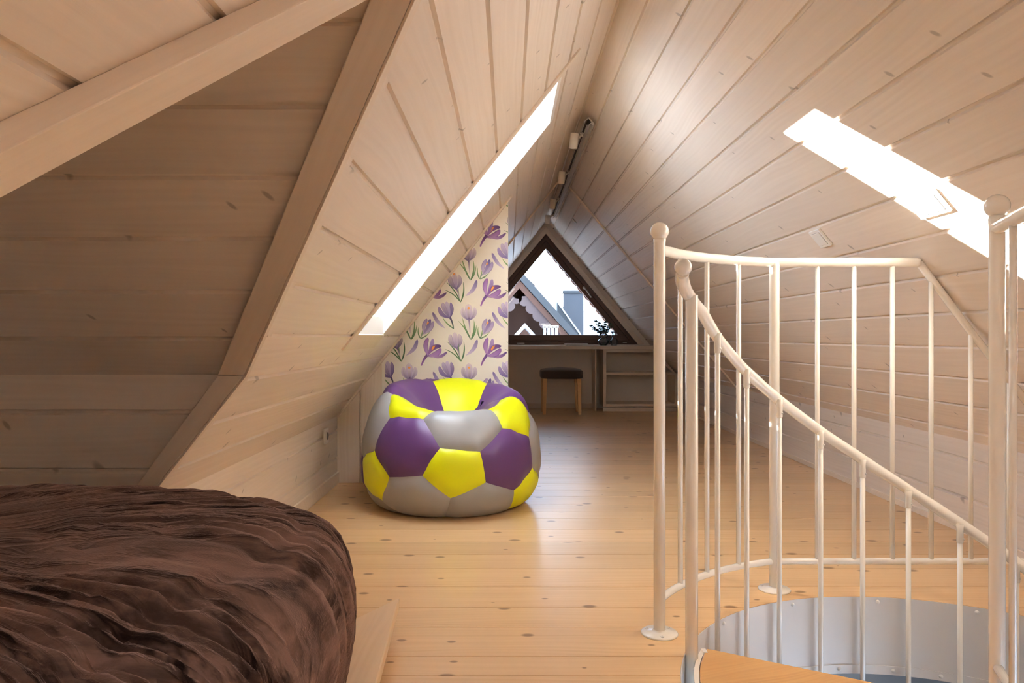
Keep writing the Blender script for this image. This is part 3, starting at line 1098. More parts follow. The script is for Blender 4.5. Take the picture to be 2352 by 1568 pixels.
# lower inner gable with white verge and balcony rail
bx_, bz_ = out(1206, 742, 13.0)
mb = MB()
for sg in (-1, 1):
    mb.prism([(bx_, 13.0, bz_), (bx_ + sg * 1.5, 13.0, bz_ - 1.7), (bx_ + sg * 1.5, 13.0, bz_ - 1.78), (bx_, 13.0, bz_ - .08)], (0, 1.9, 0))
mb.build('porch_roof', 'snow', nh)
MB().prism([(bx_ - 1.3, 13.2, bz_ - 1.6), (bx_ + 1.3, 13.2, bz_ - 1.6), (bx_, 13.2, bz_ - .1)], (0, .05, 0)).build('porch_gable', 'redwood', nh)
bal = MB()
xa, za = out(1247, 745, 13.4); xb, zb = out(1283, 750, 13.4)
bal.box(xa, xb, 13.4, 13.45, zb - .02, zb + .02)
for k in range(4):
    x = xa + (xb - xa) * (0.12 + .25 * k)
    bal.box(x - .02, x + .02, 13.4, 13.45, zb - .9, zb)
bal.build('balcony_rail', 'snow', nh)

ch = thing('chimney', 'grey clad chimney with a flat cap rising past the roof edge', 'chimney', (1.45, 16.5, -2))
x0c, zc = out(1294, 667, 16.5); x1c, _ = out(1340, 667, 16.5)
MB().box(x0c, x1c, 16.5, 17.0, -3, zc - 0.07).build('shaft', 'chimney', ch)
MB().box(x0c - 0.02, x1c + 0.02, 16.47, 17.03, zc - 0.07, zc).build('cap', 'roofgrey', ch, bevel=0.01)
MB().box(x0c - 0.06, x0c - 0.01, 16.6, 16.65, zc - 1.5, zc - 0.09).build('pipe', 'steel', ch)
# second roof beyond, snow on its verge
r2 = thing('snowy_roof', 'sloping roof edge carrying a thin line of snow in front of the grey chimney', 'roof', (1.5, 15.6, 0))
xa, za = out(1280, 690, 15.6); xb, zb = out(1352, 792, 15.6)
MB().prism([(xa, 15.6, za), (xb, 15.6, zb), (xb, 15.6, zb - .05), (xa, 15.6, za - .05)], (0, .3, 0)).build('snow_line', 'snow', r2)
MB().prism([(xa, 15.62, za - .05), (xb, 15.62, zb - .05), (xb, 15.62, zb - .4), (xa, 15.62, za - .4)], (0, 3, 0)).build('roof_sheet', 'roofgrey', r2)
mt = MB()
mp_ = []
K = 60
for i in range(K + 1):
    px = 900 + 900 * i / K
    h = 738 + 24 * math.sin(i * 0.35 + 0.6) + 10 * noise.noise(Vector((i * 0.5, 3, 0)))
    x, z = out(px, h, 420)
    mp_.append((x, z))
V = []
for (x, z) in mp_:
    V += [(x, 420, z), (x, 380, -14), (x, 470, -14)]
Fc = []
for i in range(K):
    a = i * 3; b_ = a + 3
    Fc += [(a, b_, b_ + 1, a + 1), (a, a + 2, b_ + 2, b_)]
mt.add(V, Fc, 0, True)
tag(mt.build('mountain', 'mountain'), 'pale snowy mountain far behind the chimney', 'mountain')
struct(MB().box(-300, 300, 10.5, 400, -14.5, -14).build('ground_outside', 'snow'))

# ------------------------------------------------------------------ desk and shelf
YD = 8.14
desk = MB()
desk.prism([(xl(0.702) + 0.012, YD, 0.702), (xr(0.702) - 0.004, YD, 0.702), (xr(0.742) - 0.004, YD, 0.742), (xl(0.742) + 0.012, YD, 0.742)], (0, YE - YD - 0.024, 0))
desk = desk.build('desk_top', 'deskwood', bevel=0.002)
tag(desk, 'pale wooden desk top running under the triangular window', 'desk')
sh = thing('shelf_unit', 'low pale wooden open shelf unit under the right end of the desk', 'shelf', (1.5, YD, 0))
xs0 = 1.075
yb = YE - 0.014
MB().box(xs0, xs0 + 0.033, YD + 0.004, yb, 0.053, 0.700).build('side_panel', 'deskwood', sh, bevel=0.0015)
MB().box(1.885, 1.915, YD + 0.004, yb, 0.053, 0.425).build('side_panel', 'deskwood', sh, bevel=0.0015)
MB().box(xs0 + .033, 1.63, YD + 0.004, yb, 0.668, 0.700).build('top_rail', 'deskwood', sh, bevel=0.0015)
MB().box(xs0 + .033, 1.90, YD + 0.004, yb, 0.410, 0.440).build('shelf', 'deskwood', sh, bevel=0.0015)
MB().box(xs0 + .033, 1.885, YD + 0.004, yb, 0.053, 0.083).build('shelf', 'deskwood', sh, bevel=0.0015)
MB().box(xs0 - .005, 1.90, YD - 0.006, YD + 0.012, 0.0, 0.044).build('plinth', 'deskwood', sh, bevel=0.0015)
MB().box(xs0 + .033, 1.885, yb - 0.006, yb, 0.053, 0.66).build('back_panel', 'plaster', sh)
a, b_ = (1.90, 0.425), (1.668, 0.700)
MB().prism([(a[0], YD + .004, a[1]), (b_[0], YD + .004, b_[1]), (b_[0] - .03, YD + .004, b_[1]), (a[0] - .03, YD + .004, a[1])], (0, .03, 0)).build('sloping_rail', 'deskwood', sh, bevel=0.0015)
MB().box(0.985, 1.0, 8.18, yb, 0.0, 0.700).build('side_panel', 'deskwood', sh, bevel=0.0015)

# things on the desk
def on_y(px, Y): return (px - 1168) / F * Y


vx = on_y(1386, 8.24)
vprof = [(0.0, 0.0), (0.028, 0.0), (0.050, 0.012), (0.066, 0.040), (0.062, 0.062), (0.040, 0.080), (0.034, 0.086), (0.050, 0.098), (0.057, 0.115), (0.046, 0.134), (0.027, 0.146), (0.024, 0.152), (0.030, 0.160)]
def vase(name, label, x, y, prof, sc_, mod=None):
    mb = MB()
    p = [(r * sc_, h * sc_) for r, h in prof]
    mb.lathe((x, y, 0.742), p + [(max(r - 0.0025, 0), h + (0.004 if i == len(p) - 1 else 0.002)) for i, (r, h) in reversed(list(enumerate(p)))], 40, 0, mod=mod)
    o = mb.build(name, 'vase', loc=(x, y, 0.742))
    o.data.transform(Matrix.Identity(4))
    return tag(o, label, 'vase')


vase('glass_vase', 'round two-bulb smoky glass vase holding dark green sprigs on the desk', vx, 8.24, vprof, 1.0)
vx2 = on_y(1410.5, 8.24)
vp2 = [(0.0, 0.0), (0.030, 0.0), (0.032, 0.008), (0.044, 0.035), (0.046, 0.055), (0.032, 0.078), (0.022, 0.088), (0.030, 0.105), (0.028, 0.118), (0.020, 0.130), (0.028, 0.148), (0.036, 0.162)]
vase('glass_vase', 'slender ribbed clear glass vase standing empty beside the window corner', vx2, 8.24, vp2, 0.98, lambda a, h: 1 + 0.05 * math.sin(10 * a))
sp = MB()
lf_ = MB()
r_ = random.Random(11)
for k, (dx, dz) in enumerate(((-0.135, 0.20), (-0.09, 0.25), (-0.04, 0.23), (0.02, 0.24), (0.075, 0.22), (0.09, 0.19), (-0.11, 0.165), (-0.005, 0.19))):
    b0 = Vector((vx + r_.uniform(-.01, .01), 8.24 + r_.uniform(-.01, .01), 0.752))
    tp = Vector((vx + dx, 8.24 + r_.uniform(-.06, .06), 0.742 + dz + 0.02))
    mid = Vector((vx + dx * 0.10, 8.24, 0.742 + 0.155))
    pts = [(b0 * (1 - t) ** 2 + mid * 2 * t * (1 - t) + tp * t * t) for t in [i / 9 for i in range(10)]]
    sp.tube(pts, [0.0022 - 0.0001 * i for i in range(10)], 6)
    for i in range(5, 10):
        for s_ in (-1, 1, 0):
            p = pts[i]
            d = Vector((s_ * r_.uniform(.5, 1), r_.uniform(-.7, .7), r_.uniform(.1, .9))).normalized()
            sd_ = d.cross(Vector((r_.uniform(-1, 1), 1, r_.uniform(-.3, .3)))).normalized()
            l, w_ = r_.uniform(.022, .034), 0.0105
            lf_.add([p, p + d * l * .5 + sd_ * w_, p + d * l, p + d * l * .5 - sd_ * w_], [(0, 1, 2, 3)])
spo = sp.build('leafy_sprigs', 'leafgreen')
tag(spo, 'dark leafy eucalyptus-like sprigs standing in the round glass vase', 'sprigs')
lf_.build('leaves', 'leafgreen', spo, fix=False)


def notebook(px0, px1, y0, y1, z0, h, rot, label):
    x0, x1 = on_y(px0, 8.25), on_y(px1, 8.25)
    cx, cy = (x0 + x1) / 2, (y0 + y1) / 2
    t = thing('notebook', label, 'notebook', (cx, cy, z0), 'notebooks stacked on the desk')
    w2, d2 = (x1 - x0) / 2, (y1 - y0) / 2
    R_ = Matrix.Translation((cx, cy, z0)) @ Matrix.Rotation(rot, 4, 'Z')
    for nm, mat, a, b, ins in (('back_cover', 'notecover', 0, 0.0015, 0), ('pages', 'paperpage', 0.0015, h - 0.0015, 0.003), ('front_cover', 'notecover' if h < 0.012 else 'paperpage', h - 0.0015, h, 0)):
        m = MB().box(-w2 + ins, w2 - ins, -d2 + ins, d2 - ins, a, b)
        m.v = [tuple(R_ @ Vector(v)) for v in m.v]
        m.build(nm, mat, t)
    sp_ = MB()
    for i in range(18):
        yy = -w2 + 2 * w2 * (i + .5) / 18
        ringp = [R_ @ Vector((yy, -d2 + 0.004 * math.cos(a), h / 2 + (h / 2 + .002) * math.sin(a))) for a in [2 * PI * k / 8 for k in range(8)]]
        sp_.tube(ringp, 0.0008, 5, closed=True)
    sp_.build('spiral_binding', 'steel', t)


notebook(1301, 1362, 8.16, 8.34, 0.7425, 0.010, 0.02, 'spiral notebook with grey cover, lower of the two lying on the desk')
notebook(1296, 1350, 8.18, 8.36, 0.7533, 0.013, -0.05, 'white notebook lying on top of the grey one on the desk')

# ------------------------------------------------------------------ stool
st_x = on_y(1288.5, 7.95)
st = thing('stool', 'low stool with dark brown padded seat and beech legs in front of the desk', 'stool', (st_x, 7.95, 0))
def superbox(mb, c, hx_, hy_, hz_, e=0.35, n=40, m=20, dome=0.0):
    V, Fc = [], []
    def sg(v, p): return math.copysign(abs(v) ** p, v)
    for i in range(m + 1):
        ph = -PI / 2 + PI * i / m
        for j in range(n):
            th = 2 * PI * j / n
            x = hx_ * sg(math.cos(ph), e) * sg(math.cos(th), e)
            y_ = hy_ * sg(math.cos(ph), e) * sg(math.sin(th), e)
            z = hz_ * sg(math.sin(ph), e)
            if z > 0: z += dome * (1 - (x / hx_) ** 2) * (1 - (y_ / hy_) ** 2)
            V.append((c[0] + x, c[1] + y_, c[2] + z))
    for i in range(m):
        for j in range(n):
            Fc.append((i * n + j, i * n + (j + 1) % n, (i + 1) * n + (j + 1) % n, (i + 1) * n + j))
    mb.add(V, Fc, 0, True)
    return mb


superbox(MB(), (st_x, 7.95, 0.435), 0.232, 0.19, 0.052, 0.3, dome=0.022).build('cushion', 'seat', st)
for sx in (-1, 1):
    for sy in (-1, 1):
        x, y_ = st_x + sx * 0.185, 7.95 + sy * 0.148
        mb = MB()
        a = 0.024; b_ = 0.017
        ox = sx * 0.008
        mb.add([(x - a, y_ - a, 0.39), (x + a, y_ - a, 0.39), (x + a, y_ + a, 0.39), (x - a, y_ + a, 0.39),
                (x + ox - b_, y_ - b_, 0), (x + ox + b_, y_ - b_, 0), (x + ox + b_, y_ + b_, 0), (x + ox - b_, y_ + b_, 0)],
               [(0, 1, 2, 3), (7, 6, 5, 4), (0, 4, 5, 1), (1, 5, 6, 2), (2, 6, 7, 3), (3, 7, 4, 0)])
        o = mb.build('leg', 'legwood', st, bevel=0.003)
        o.data.transform(Matrix.Rotation(PI / 2, 4, 'Y'))
        o.rotation_euler = (0, -PI / 2, 0)

# ------------------------------------------------------------------ football beanbag
bc = Vector((-0.293, 3.705, 0))
bag = thing('beanbag', 'large beanbag sewn like a football in purple, yellow and grey panels on the floor', 'beanbag', tuple(bc))
prof = [(0, 0, .37), (10, .06, .385), (20, .13, .44), (29, .212, .53), (38, .295, .575), (47, .352, .548), (58, .40, .47), (70, .435, .37), (82, .449, .28), (95, .45, .195), (107, .442, .12), (118, .41, .055), (129, .36, .010), (140, .29, .001), (160, .15, 0.001), (180, 0, 0.001)]
def lerp_prof(t):
    for i in range(len(prof) - 1):
        if prof[i][0] <= t <= prof[i + 1][0]:
            p0_ = prof[max(i - 1, 0)]; p1_ = prof[i]; p2_ = prof[i + 1]; p3_ = prof[min(i + 2, len(prof) - 1)]
            u = (t - p1_[0]) / (p2_[0] - p1_[0])
            r = []
            for k in (1, 2):
                m1 = (p2_[k] - p0_[k]) / max(p2_[0] - p0_[0], 1e-6) * (p2_[0] - p1_[0])
                m2 = (p3_[k] - p1_[k]) / max(p3_[0] - p1_[0], 1e-6) * (p2_[0] - p1_[0])
                r.append((2 * u ** 3 - 3 * u ** 2 + 1) * p1_[k] + (u ** 3 - 2 * u * u + u) * m1 + (-2 * u ** 3 + 3 * u * u) * p2_[k] + (u ** 3 - u * u) * m2)
            return r
    return prof[-1][1:]


def bagpos(n):
    n = n.normalized()
    th = math.degrees(math.acos(max(-1, min(1, n.z))))
    az = math.atan2(n.y, n.x)
    r, z = lerp_prof(th)
    back = math.sin(az)
    topw = max(0, min(1, (82 - th) / 45))
    ce = max(0, min(1, (th) / 35))
    z += topw * ce * (0.030 * back if back > 0 else 0.085 * back)
    z += topw * ce * 0.02 * math.cos(az * 1 + 0.3)*-1
    p = Vector((r * math.cos(az), r * math.sin(az) + topw * 0.02 * (1 - ce), z))
    return p


g_ = (1 + 5 ** .5) / 2
ico = [Vector(v).normalized() for v in [(0, 1, g_), (0, -1, g_), (0, 1, -g_), (0, -1, -g_), (1, g_, 0), (-1, g_, 0), (1, -g_, 0), (-1, -g_, 0), (g_, 0, 1), (-g_, 0, 1), (g_, 0, -1), (-g_, 0, -1)]]
# orient: one vertex towards the front, a neighbour straight down (slightly turned)
front = Vector((math.sin(math.radians(7)), -math.cos(math.radians(7)), 0.03)).normalized()
a0 = ico[0]
nb_ = [v for v in ico if abs(v.dot(a0) - 0.4472) < 0.01][0]
def frame(a, b):
    a = a.normalized(); b = (b - a * a.dot(b)).normalized(); return Matrix((a, b, a.cross(b))).transposed()


tw = math.radians(9)
right = Vector((1, 0, 0))
dn = (Vector((0, 0, -1)) * math.cos(tw) + (-right) * math.sin(tw))
Rb = frame(front, dn) @ frame(a0, nb_).transposed()
ico = [Rb @ v for v in ico]
tv = {}
def tvert(i, j):
    k = (i, j)
    if k not in tv:
        tv[k] = (ico[i] * 2 + ico[j]) / 3
    return tv[k]


def nbrs(i): return [j for j in range(12) if j != i and abs(ico[i].dot(ico[j]) - 0.4472) < 0.01]
panels = []
for i in range(12):
    nb2 = nbrs(i)
    c = ico[i]
    ref = (ico[nb2[0]] - c * c.dot(ico[nb2[0]])).normalized(); bi = c.cross(ref)
    nb2.sort(key=lambda j: math.atan2(ico[j].dot(bi), ico[j].dot(ref)))
    panels.append(('pent', c, [tvert(i, j) for j in nb2]))
for i in range(12):
    for j in range(i + 1, 12):
        for k in range(j + 1, 12):
            if j in nbrs(i) and k in nbrs(i) and k in nbrs(j):
                c = (ico[i] + ico[j] + ico[k]).normalized()
                vs_ = [tvert(i, j), tvert(j, i), tvert(j, k), tvert(k, j), tvert(k, i), tvert(i, k)]
                panels.append(('hex', c, vs_))
def dirv(az, el):  # az: degrees to the right of the front, el: up
    a, e = math.radians(az), math.radians(el)
    return Vector((math.sin(a) * math.cos(e), -math.cos(a) * math.cos(e), math.sin(e)))


greys = [dirv(15, 38), dirv(-25, -38), dirv(38, -38), dirv(-75, 15), dirv(85, 12), dirv(120, -40), dirv(-80, -48), dirv(0, -80)]
hexes = sorted([p for p in panels if p[0] == 'hex'], key=lambda p: -max(p[1].dot(g) for g in greys))
greyset = [id(p[1]) for p in hexes if max(p[1].dot(g) for g in greys) > math.cos(math.radians(21))]
for kind, c, vs_ in panels:
    mat = 'byellow' if kind == 'pent' else ('bgrey' if id(c) in greyset else 'bpurple')
    mb = MB()
    n = 9
    c0 = sum(vs_, Vector()) / len(vs_)
    V, Fc = [], []
    idx = {}
    def addv(p, e):
        key = (round(p.x, 5), round(p.y, 5), round(p.z, 5))
        if key not in idx:
            q = bagpos(p)
            # puff and seam
            ctr = Vector((0, 0, 0.08))
            nrm = (q - ctr).normalized()
            puff = 0.014 * (1 - (1 - min(1, e * 2.2)) ** 2) - 0.004
            wr = 0.004 * noise.noise(q * 9) + 0.0035 * math.sin(26 * math.atan2(q.y, q.x) + 5 * q.z) * max(0, 1 - e * 1.6) ** 2 * max(0, min(1, (math.hypot(q.x, q.y) - 0.2) / 0.15))
            q = q + nrm * (puff + wr)
            q.z = max(q.z, 0.0005)
            idx[key] = len(V)
            V.append(q + bc)
        return idx[key]
    m = len(vs_)
    for k in range(m):
        a, b_ = vs_[k], vs_[(k + 1) % m]
        for i in range(n):
            for j in range(n - i):
                def P3(i_, j_):
                    u, v = i_ / n, j_ / n
                    return a * u + b_ * v + c0 * (1 - u - v), 1 - u - v
                p0_, p1_, p2_ = P3(i, j), P3(i + 1, j), P3(i, j + 1)
                Fc.append([addv(*p0_), addv(*p1_), addv(*p2_)])
                if i + j < n - 1:
                    p3_ = P3(i + 1, j + 1)
                    Fc.append([addv(*p1_), addv(*p3_), addv(*p2_)])
    Fc = [f for f in Fc if len(set(f)) == 3]
    # orient outwards
    cen = bc + Vector((0, 0, .25))
    FF = []
    for f in Fc:
        A_, B_, C_ = (V[q] for q in f)
        nn = (B_ - A_).cross(C_ - A_)
        FF.append(f if nn.dot((A_ + B_ + C_) / 3 - cen) > 0 else f[::-1])
    mb.add(V, FF, 0, True)
    o = mb.build('panel', mat, bag, fix=False)
    o['label'] = {'byellow': 'yellow pentagon panel', 'bgrey': 'grey hexagon panel', 'bpurple': 'purple hexagon panel'}[mat]

# ------------------------------------------------------------------ bed
bed = thing('bed_frame', 'low light pine bed platform with a slanted corner under the brown blanket', 'bed', (-1.0, 1.1, 0))
pl = MB()
zp = 0.10
pl.prism([(-0.314, 2.066, zp), (-0.228, 0.55, zp), (-2.3, 0.55, zp), (-2.3, 1.80, zp), (-1.02, 1.80, zp), (-0.60, 1.62, zp), (-0.414, 1.898, zp)], (0, 0, -0.03))
pl = pl.build('platform', 'bedwood', bed, bevel=0.004)
pl.data.transform(Matrix.Rotation(-PI / 2, 4, 'Z')); pl.rotation_euler = (0, 0, PI / 2)
MB().box(-2.2, -0.48, 0.60, 1.55, 0.0, 0.068).build('plinth', 'bedwood', bed)


def sup(a, n):
    c_, s_ = math.cos(a), math.sin(a)
    return math.copysign(abs(c_) ** (2 / n), c_), math.copysign(abs(s_) ** (2 / n), s_)


def mound(name, mat, cx, cy, hx_, hy_, zt_, zb, n, disp, na=260, parent=None, xcut=None, thick=0):
    qs = [(0.0, 1), (0.2, 1), (0.4, 1), (0.55, .998), (0.66, .99), (0.75, .975), (0.82, .95), (0.87, .915), (0.91, .87), (0.945, .81), (0.97, .74), (0.988, .65), (0.998, .55), (1.0, .45), (0.995, .35), (0.985, .24), (0.97, .12), (0.955, 0)]
    fine = []
    for i in range(len(qs) - 1):
        for k in range(5):
            t = k / 5
            fine.append((qs[i][0] * (1 - t) + qs[i + 1][0] * t, qs[i][1] * (1 - t) + qs[i + 1][1] * t))
    fine.append(qs[-1])
    V, Fc = [], []
    for (q, h) in fine[1:]:
        for k in range(na):
            a = 2 * PI * k / na
            ux, uy = sup(a, n if q > .3 else 2 + (n - 2) * q / .3)
            p = Vector((cx + hx_ * q * ux, cy + hy_ * q * uy, zb + (zt_ - zb) * h))
            if disp:
                p = disp(p, q, h, a, Vector((ux, uy, 0)))
            V.append(p)
    m = len(fine) - 1
    for i in range(m - 1):
        for k in range(na):
            Fc.append((i * na + k, i * na + (k + 1) % na, (i + 1) * na + (k + 1) % na, (i + 1) * na + k))
    Fc.append(list(range(na)))
    mb = MB(); mb.add(V, Fc, 0, True)
    o = mb.build(name, mat, parent, fix=False)
    ul = o.data.uv_layers.new(name='UVMap')
    arc_ = [0.0]
    for i in range(1, m):
        arc_.append(arc_[-1] + (V[i * na] - V[(i - 1) * na]).length)
    for pl_ in o.data.polygons:
        for li, vi in zip(pl_.loop_indices, pl_.vertices):
            k_ = vi % na
            if k_ == 0 and any(v % na == na - 1 for v in pl_.vertices): k_ = na
            ul.data[li].uv = (k_ / na * 4.6, arc_[min(vi // na, m - 1)])
    if xcut is not None:
        bm = bmesh.new(); bm.from_mesh(o.data)
        bmesh.ops.bisect_plane(bm, geom=list(bm.verts) + list(bm.edges) + list(bm.faces), plane_co=(xcut, 0, 0), plane_no=(-1, 0.0, 0), clear_outer=True)
        bm.to_mesh(o.data); bm.free()
    return o


def ridged(v): return 1 - 2 * abs(v)
def bdisp(p, q, h, a, u):
    e = max(0.0, min(1.0, (q - 0.45) / 0.5))
    s_ = a * 9
    wob = noise.noise(p * 2.6) * 1.5
    f1 = noise.noise(Vector((s_ + wob, q * 2.2, 1.0)))
    f2 = noise.noise(Vector((s_ * 2.2 + wob, q * 2.0, 5.0)))
    f5 = noise.noise(Vector((s_ * 4.5 + wob * 2, q * 3.0, 9.0)))
    f3 = noise.noise(Vector((p.x * 1.6 + 3, p.y * 8 + noise.noise(p * 2.4) * 2.4, 2.0)))
    f6 = noise.noise(Vector((p.x * 3.0, p.y * 16 + noise.noise(p * 2.4) * 4, 8.0)))
    f4 = noise.noise(p * 4)
    cr1 = max(0, ridged(f2) - .45) / .55
    cr2 = max(0, ridged(f5) - .4) / .6
    cr3 = max(0, ridged(f3) - .5) / .5
    d = e * (0.020 * f1 - 0.017 * cr1 ** 2 - 0.009 * cr2 ** 2) + (1 - e * .7) * (0.008 * f3 - 0.009 * cr3 ** 2 + 0.0025 * f6) + 0.014 * f4 * (1 - h * .3)
    # the cloth is gathered along a line on the shoulder of the mattress
    g = math.exp(-((q - 0.86 - 0.03 * math.sin(a * 7)) / 0.022) ** 2)
    d -= g * (0.010 + 0.012 * max(0, noise.noise(Vector((s_ * 1.7, 4.0, 1.0)))))
    if h < 0.6:
        d += (0.6 - h) * 0.06 * noise.noise(Vector((s_ * 1.5, 2.0, 7.0)))
    nrm = Vector((u.x * max(0, q - .6) * 2.2, u.y * max(0, q - .6) * 2.2, max(0.05, h))).normalized()
    return p + nrm * d


mat_ = mound('mattress', 'linen', -1.30, 1.19, 0.93, 0.62, 0.425, 0.104, 4.5, None, na=120)
tag(mat_, 'white mattress on the low bed platform, mostly hidden by the brown blanket', 'mattress')
bl = mound('blanket', 'velvet', -1.30, 1.175, 1.012, 0.685, 0.512, 0.108, 3.6, bdisp, na=640, xcut=-1.32)
tag(bl, 'dark brown velvet blanket bunched in folds over the bed', 'blanket')
pil = superbox(MB(), (-1.60, 1.47, 0.472), 0.24, 0.33, 0.045, 0.55, dome=0.02).build('pillow', 'linen')
tag(pil, 'white pillow at the dark end of the bed behind the blanket', 'pillow')

# ------------------------------------------------------------------ railing round the well
def circ(a, r, z=0): a = math.radians(a); return Vector((C.x + r * math.cos(a), C.y + r * math.sin(a), z))


def hammered(rad, k=0.07, seed=0):
    def f(i, a):
        return rad * (1 + k * noise.noise(Vector((i * 0.23 + seed, math.cos(a) * 1.3, math.sin(a) * 1.3))))
    return f


rail = thing('railing', 'ivory painted steel guard railing standing on the floor round the stair opening', 'railing', tuple(circ(128, 0.8)))
PR = 0.0165
RR = 0.80
def base_plate(p, parent):
    mb = MB()
    mb.lathe(p, [(0, 0), (0.052, 0), (0.053, 0.002), (0.050, 0.005), (0.022, 0.008), (0.017, 0.011), (0.0165, 0.013)], 40)
    o = mb.build('base_plate', 'metal', parent)
    for k in range(3):
        a = math.radians(30 + 120 * k)
        c_ = p + Vector((0.038 * math.cos(a), 0.038 * math.sin(a), 0.0055))
        s_ = MB()
        s_.lathe(c_, [(0, 0), (0.0055, 0), (0.0052, 0.0018), (0.003, 0.0026), (0.0025, 0.0012), (0, 0.0012)], 14)
        s_.build('screw', 'screw', o)
    return o


def post(p, z0, z1, parent, ballr=0.026, name='post', cap=True):
    mb = MB()
    mb.tube([Vector((p.x, p.y, z0)), Vector((p.x, p.y, z1 - 0.03)), Vector((p.x, p.y, z1 - 0.012)), Vector((p.x, p.y, z1))], [PR, PR, PR * 1.02, PR * 1.12], 28)
    o = mb.build(name, 'metal', parent)
    if cap:
        MB().ball((p.x, p.y, z1 + ballr * 0.82), ballr, 32).build('ball_cap', 'metal', o)
    return o


for a in (149.1, 106.4):
    p = circ(a, RR)
    base_plate(p, rail)
    if a > 120: post(p, 0.004, 1.128, rail, 0.0265)
    else: post(p, 0.004, 1.095, rail, cap=False)
ZR, ZB = 1.098, 0.095
arc = [circ(149.1 - (149.1 - 106.4) * i / 60, RR, ZR) for i in range(61)]
p2 = circ(106.4, RR)
XE = 1.378
strt = [Vector((p2.x + (XE - p2.x) * i / 50, p2.y, ZR)) for i in range(1, 51)]
MB().tube(arc + strt, hammered(0.0155, 0.10), 18).build('top_rail', 'metal', rail)
d_ = (Vector((1.90, 0, 0.402)) - Vector((XE, 0, ZR)))
MB().tube([Vector((XE, p2.y, ZR)), Vector((1.435, p2.y, 1.022)), Vector((1.55, p2.y, 0.868)), Vector((1.92, p2.y, 0.405))], 0.0125, 16).build('sloping_rail', 'metal', rail)
barc = [circ(149.1 - (149.1 - 106.4) * i / 40, RR, ZB) for i in range(41)] + [Vector((p2.x + (KR - 0.012 - p2.x) * i / 8, p2.y, ZB)) for i in range(1, 9)]
MB().tube(barc, 0.0108, 16).build('bottom_rail', 'metal', rail)
for a in (138.4, 127.7, 117.0):
    p = circ(a, RR)
    MB().tube([Vector((p.x, p.y, ZB)), Vector((p.x, p.y, ZR))], 0.0078, 14).build('baluster', 'metal', rail)
for x in (1.037, 1.160, 1.289, 1.419, 1.552, 1.682, 1.812):
    zt_ = ZR if x < XE else (1.022 + (0.868 - 1.022) * (x - 1.435) / 0.115 if x < 1.55 else 0.868 + (0.405 - 0.868) * (x - 1.55) / 0.37)
    MB().tube([Vector((x, p2.y, ZB)), Vector((x, p2.y, zt_))], 0.0078, 14).build('baluster', 'metal', rail)

# ------------------------------------------------------------------ spiral staircase
stair = thing('spiral_staircase', 'ivory steel spiral staircase with wooden treads going down through the round opening', 'staircase', (C.x, C.y, LZ))
mb = MB()
mb.tube([Vector((C.x, C.y, LZ)), Vector((C.x, C.y, 1.095)), Vector((C.x, C.y, 1.112)), Vector((C.x, C.y, 1.125))], [PR, PR, PR * 1.03, PR * 1.12], 32)
colm = mb.build('column', 'metal', stair)
MB().ball((C.x, C.y, 1.148), 0.0265, 32).build('ball_cap', 'metal', colm)
# guard rail at the landing edge
ga = math.radians(248.5)
gdv = Vector((math.cos(ga), math.sin(ga), 0))
gs = C + Vector((0, 0, 0))
MB().tube([gs + gdv * (0.0 + 0.69 * i / 60) + Vector((0, 0, ZR)) for i in range(61)], hammered(0.0155, 0.10, 9), 18).build('top_rail', 'metal', stair)
MB().tube([gs + gdv * t + Vector((0, 0, ZB)) for t in (0.0, 0.69)], 0.0108, 16).build('bottom_rail', 'metal', stair)
for k in range(5):
    p = gs + gdv * (0.128 * (k + 1))
    MB().tube([p + Vector((0, 0, ZB)), p + Vector((0, 0, ZR))], 0.0078, 14).build('baluster', 'metal', stair)
p = gs + gdv * 0.69
MB().tube([p, p + Vector((0, 0, ZR + .02))], PR, 20).build('post', 'metal', stair)


def sector(a0, a1, r0, r1, z, t, name, mat, parent):
    pts = []
    n = 24
    for i in range(n + 1):
        a = a0 + (a1 - a0) * i / n
        pts.append(tuple(circ(a, r1, z)))
    pts += [tuple(circ(a1, r0, z)), tuple(circ(a0, r0, z))]
    o = MB().prism(pts, (0, 0, -t)).build(name, mat, parent, bevel=0.003)
    am = math.radians((a0 + a1) / 2)
    o.data.transform(Matrix.Rotation(-am, 4, 'Z')); o.rotation_euler = (0, 0, am)
    return o


land = sector(151.5, 250, 0.02, 0.658, 0.0, 0.035, 'landing_tread', 'oak', stair)
lb = MB()
ring(lb, 0.672, -0.05, -0.004, 0.012, 152.5, 250, 60)
lb.build('edge_plate', 'metal', stair)
# white clip at the landing corner
cc = circ(152.5, 0.664, -0.002)
lb = MB().box(cc.x - .006, cc.x + .006, cc.y - .022, cc.y + .002, -0.012, 0.002).build('clip', 'plastic', stair, bevel=0.001)
stp = 24.8
for k in range(1, 12):
    a1 = 151.5 - stp * (k - 1)
    z = -0.215 * k
    if z < LZ + .1: break
    sector(a1 - stp - 3, a1, 0.015, 0.655, z, 0.035, 'tread', 'oak', stair)


def hz(a):
    z = 0.179 + 0.00803 * (a - 53.7)
    if a > 146:
        z = 0.179 + 0.00803 * (146 - 53.7) + 0.0035 * (a - 146)
    return z


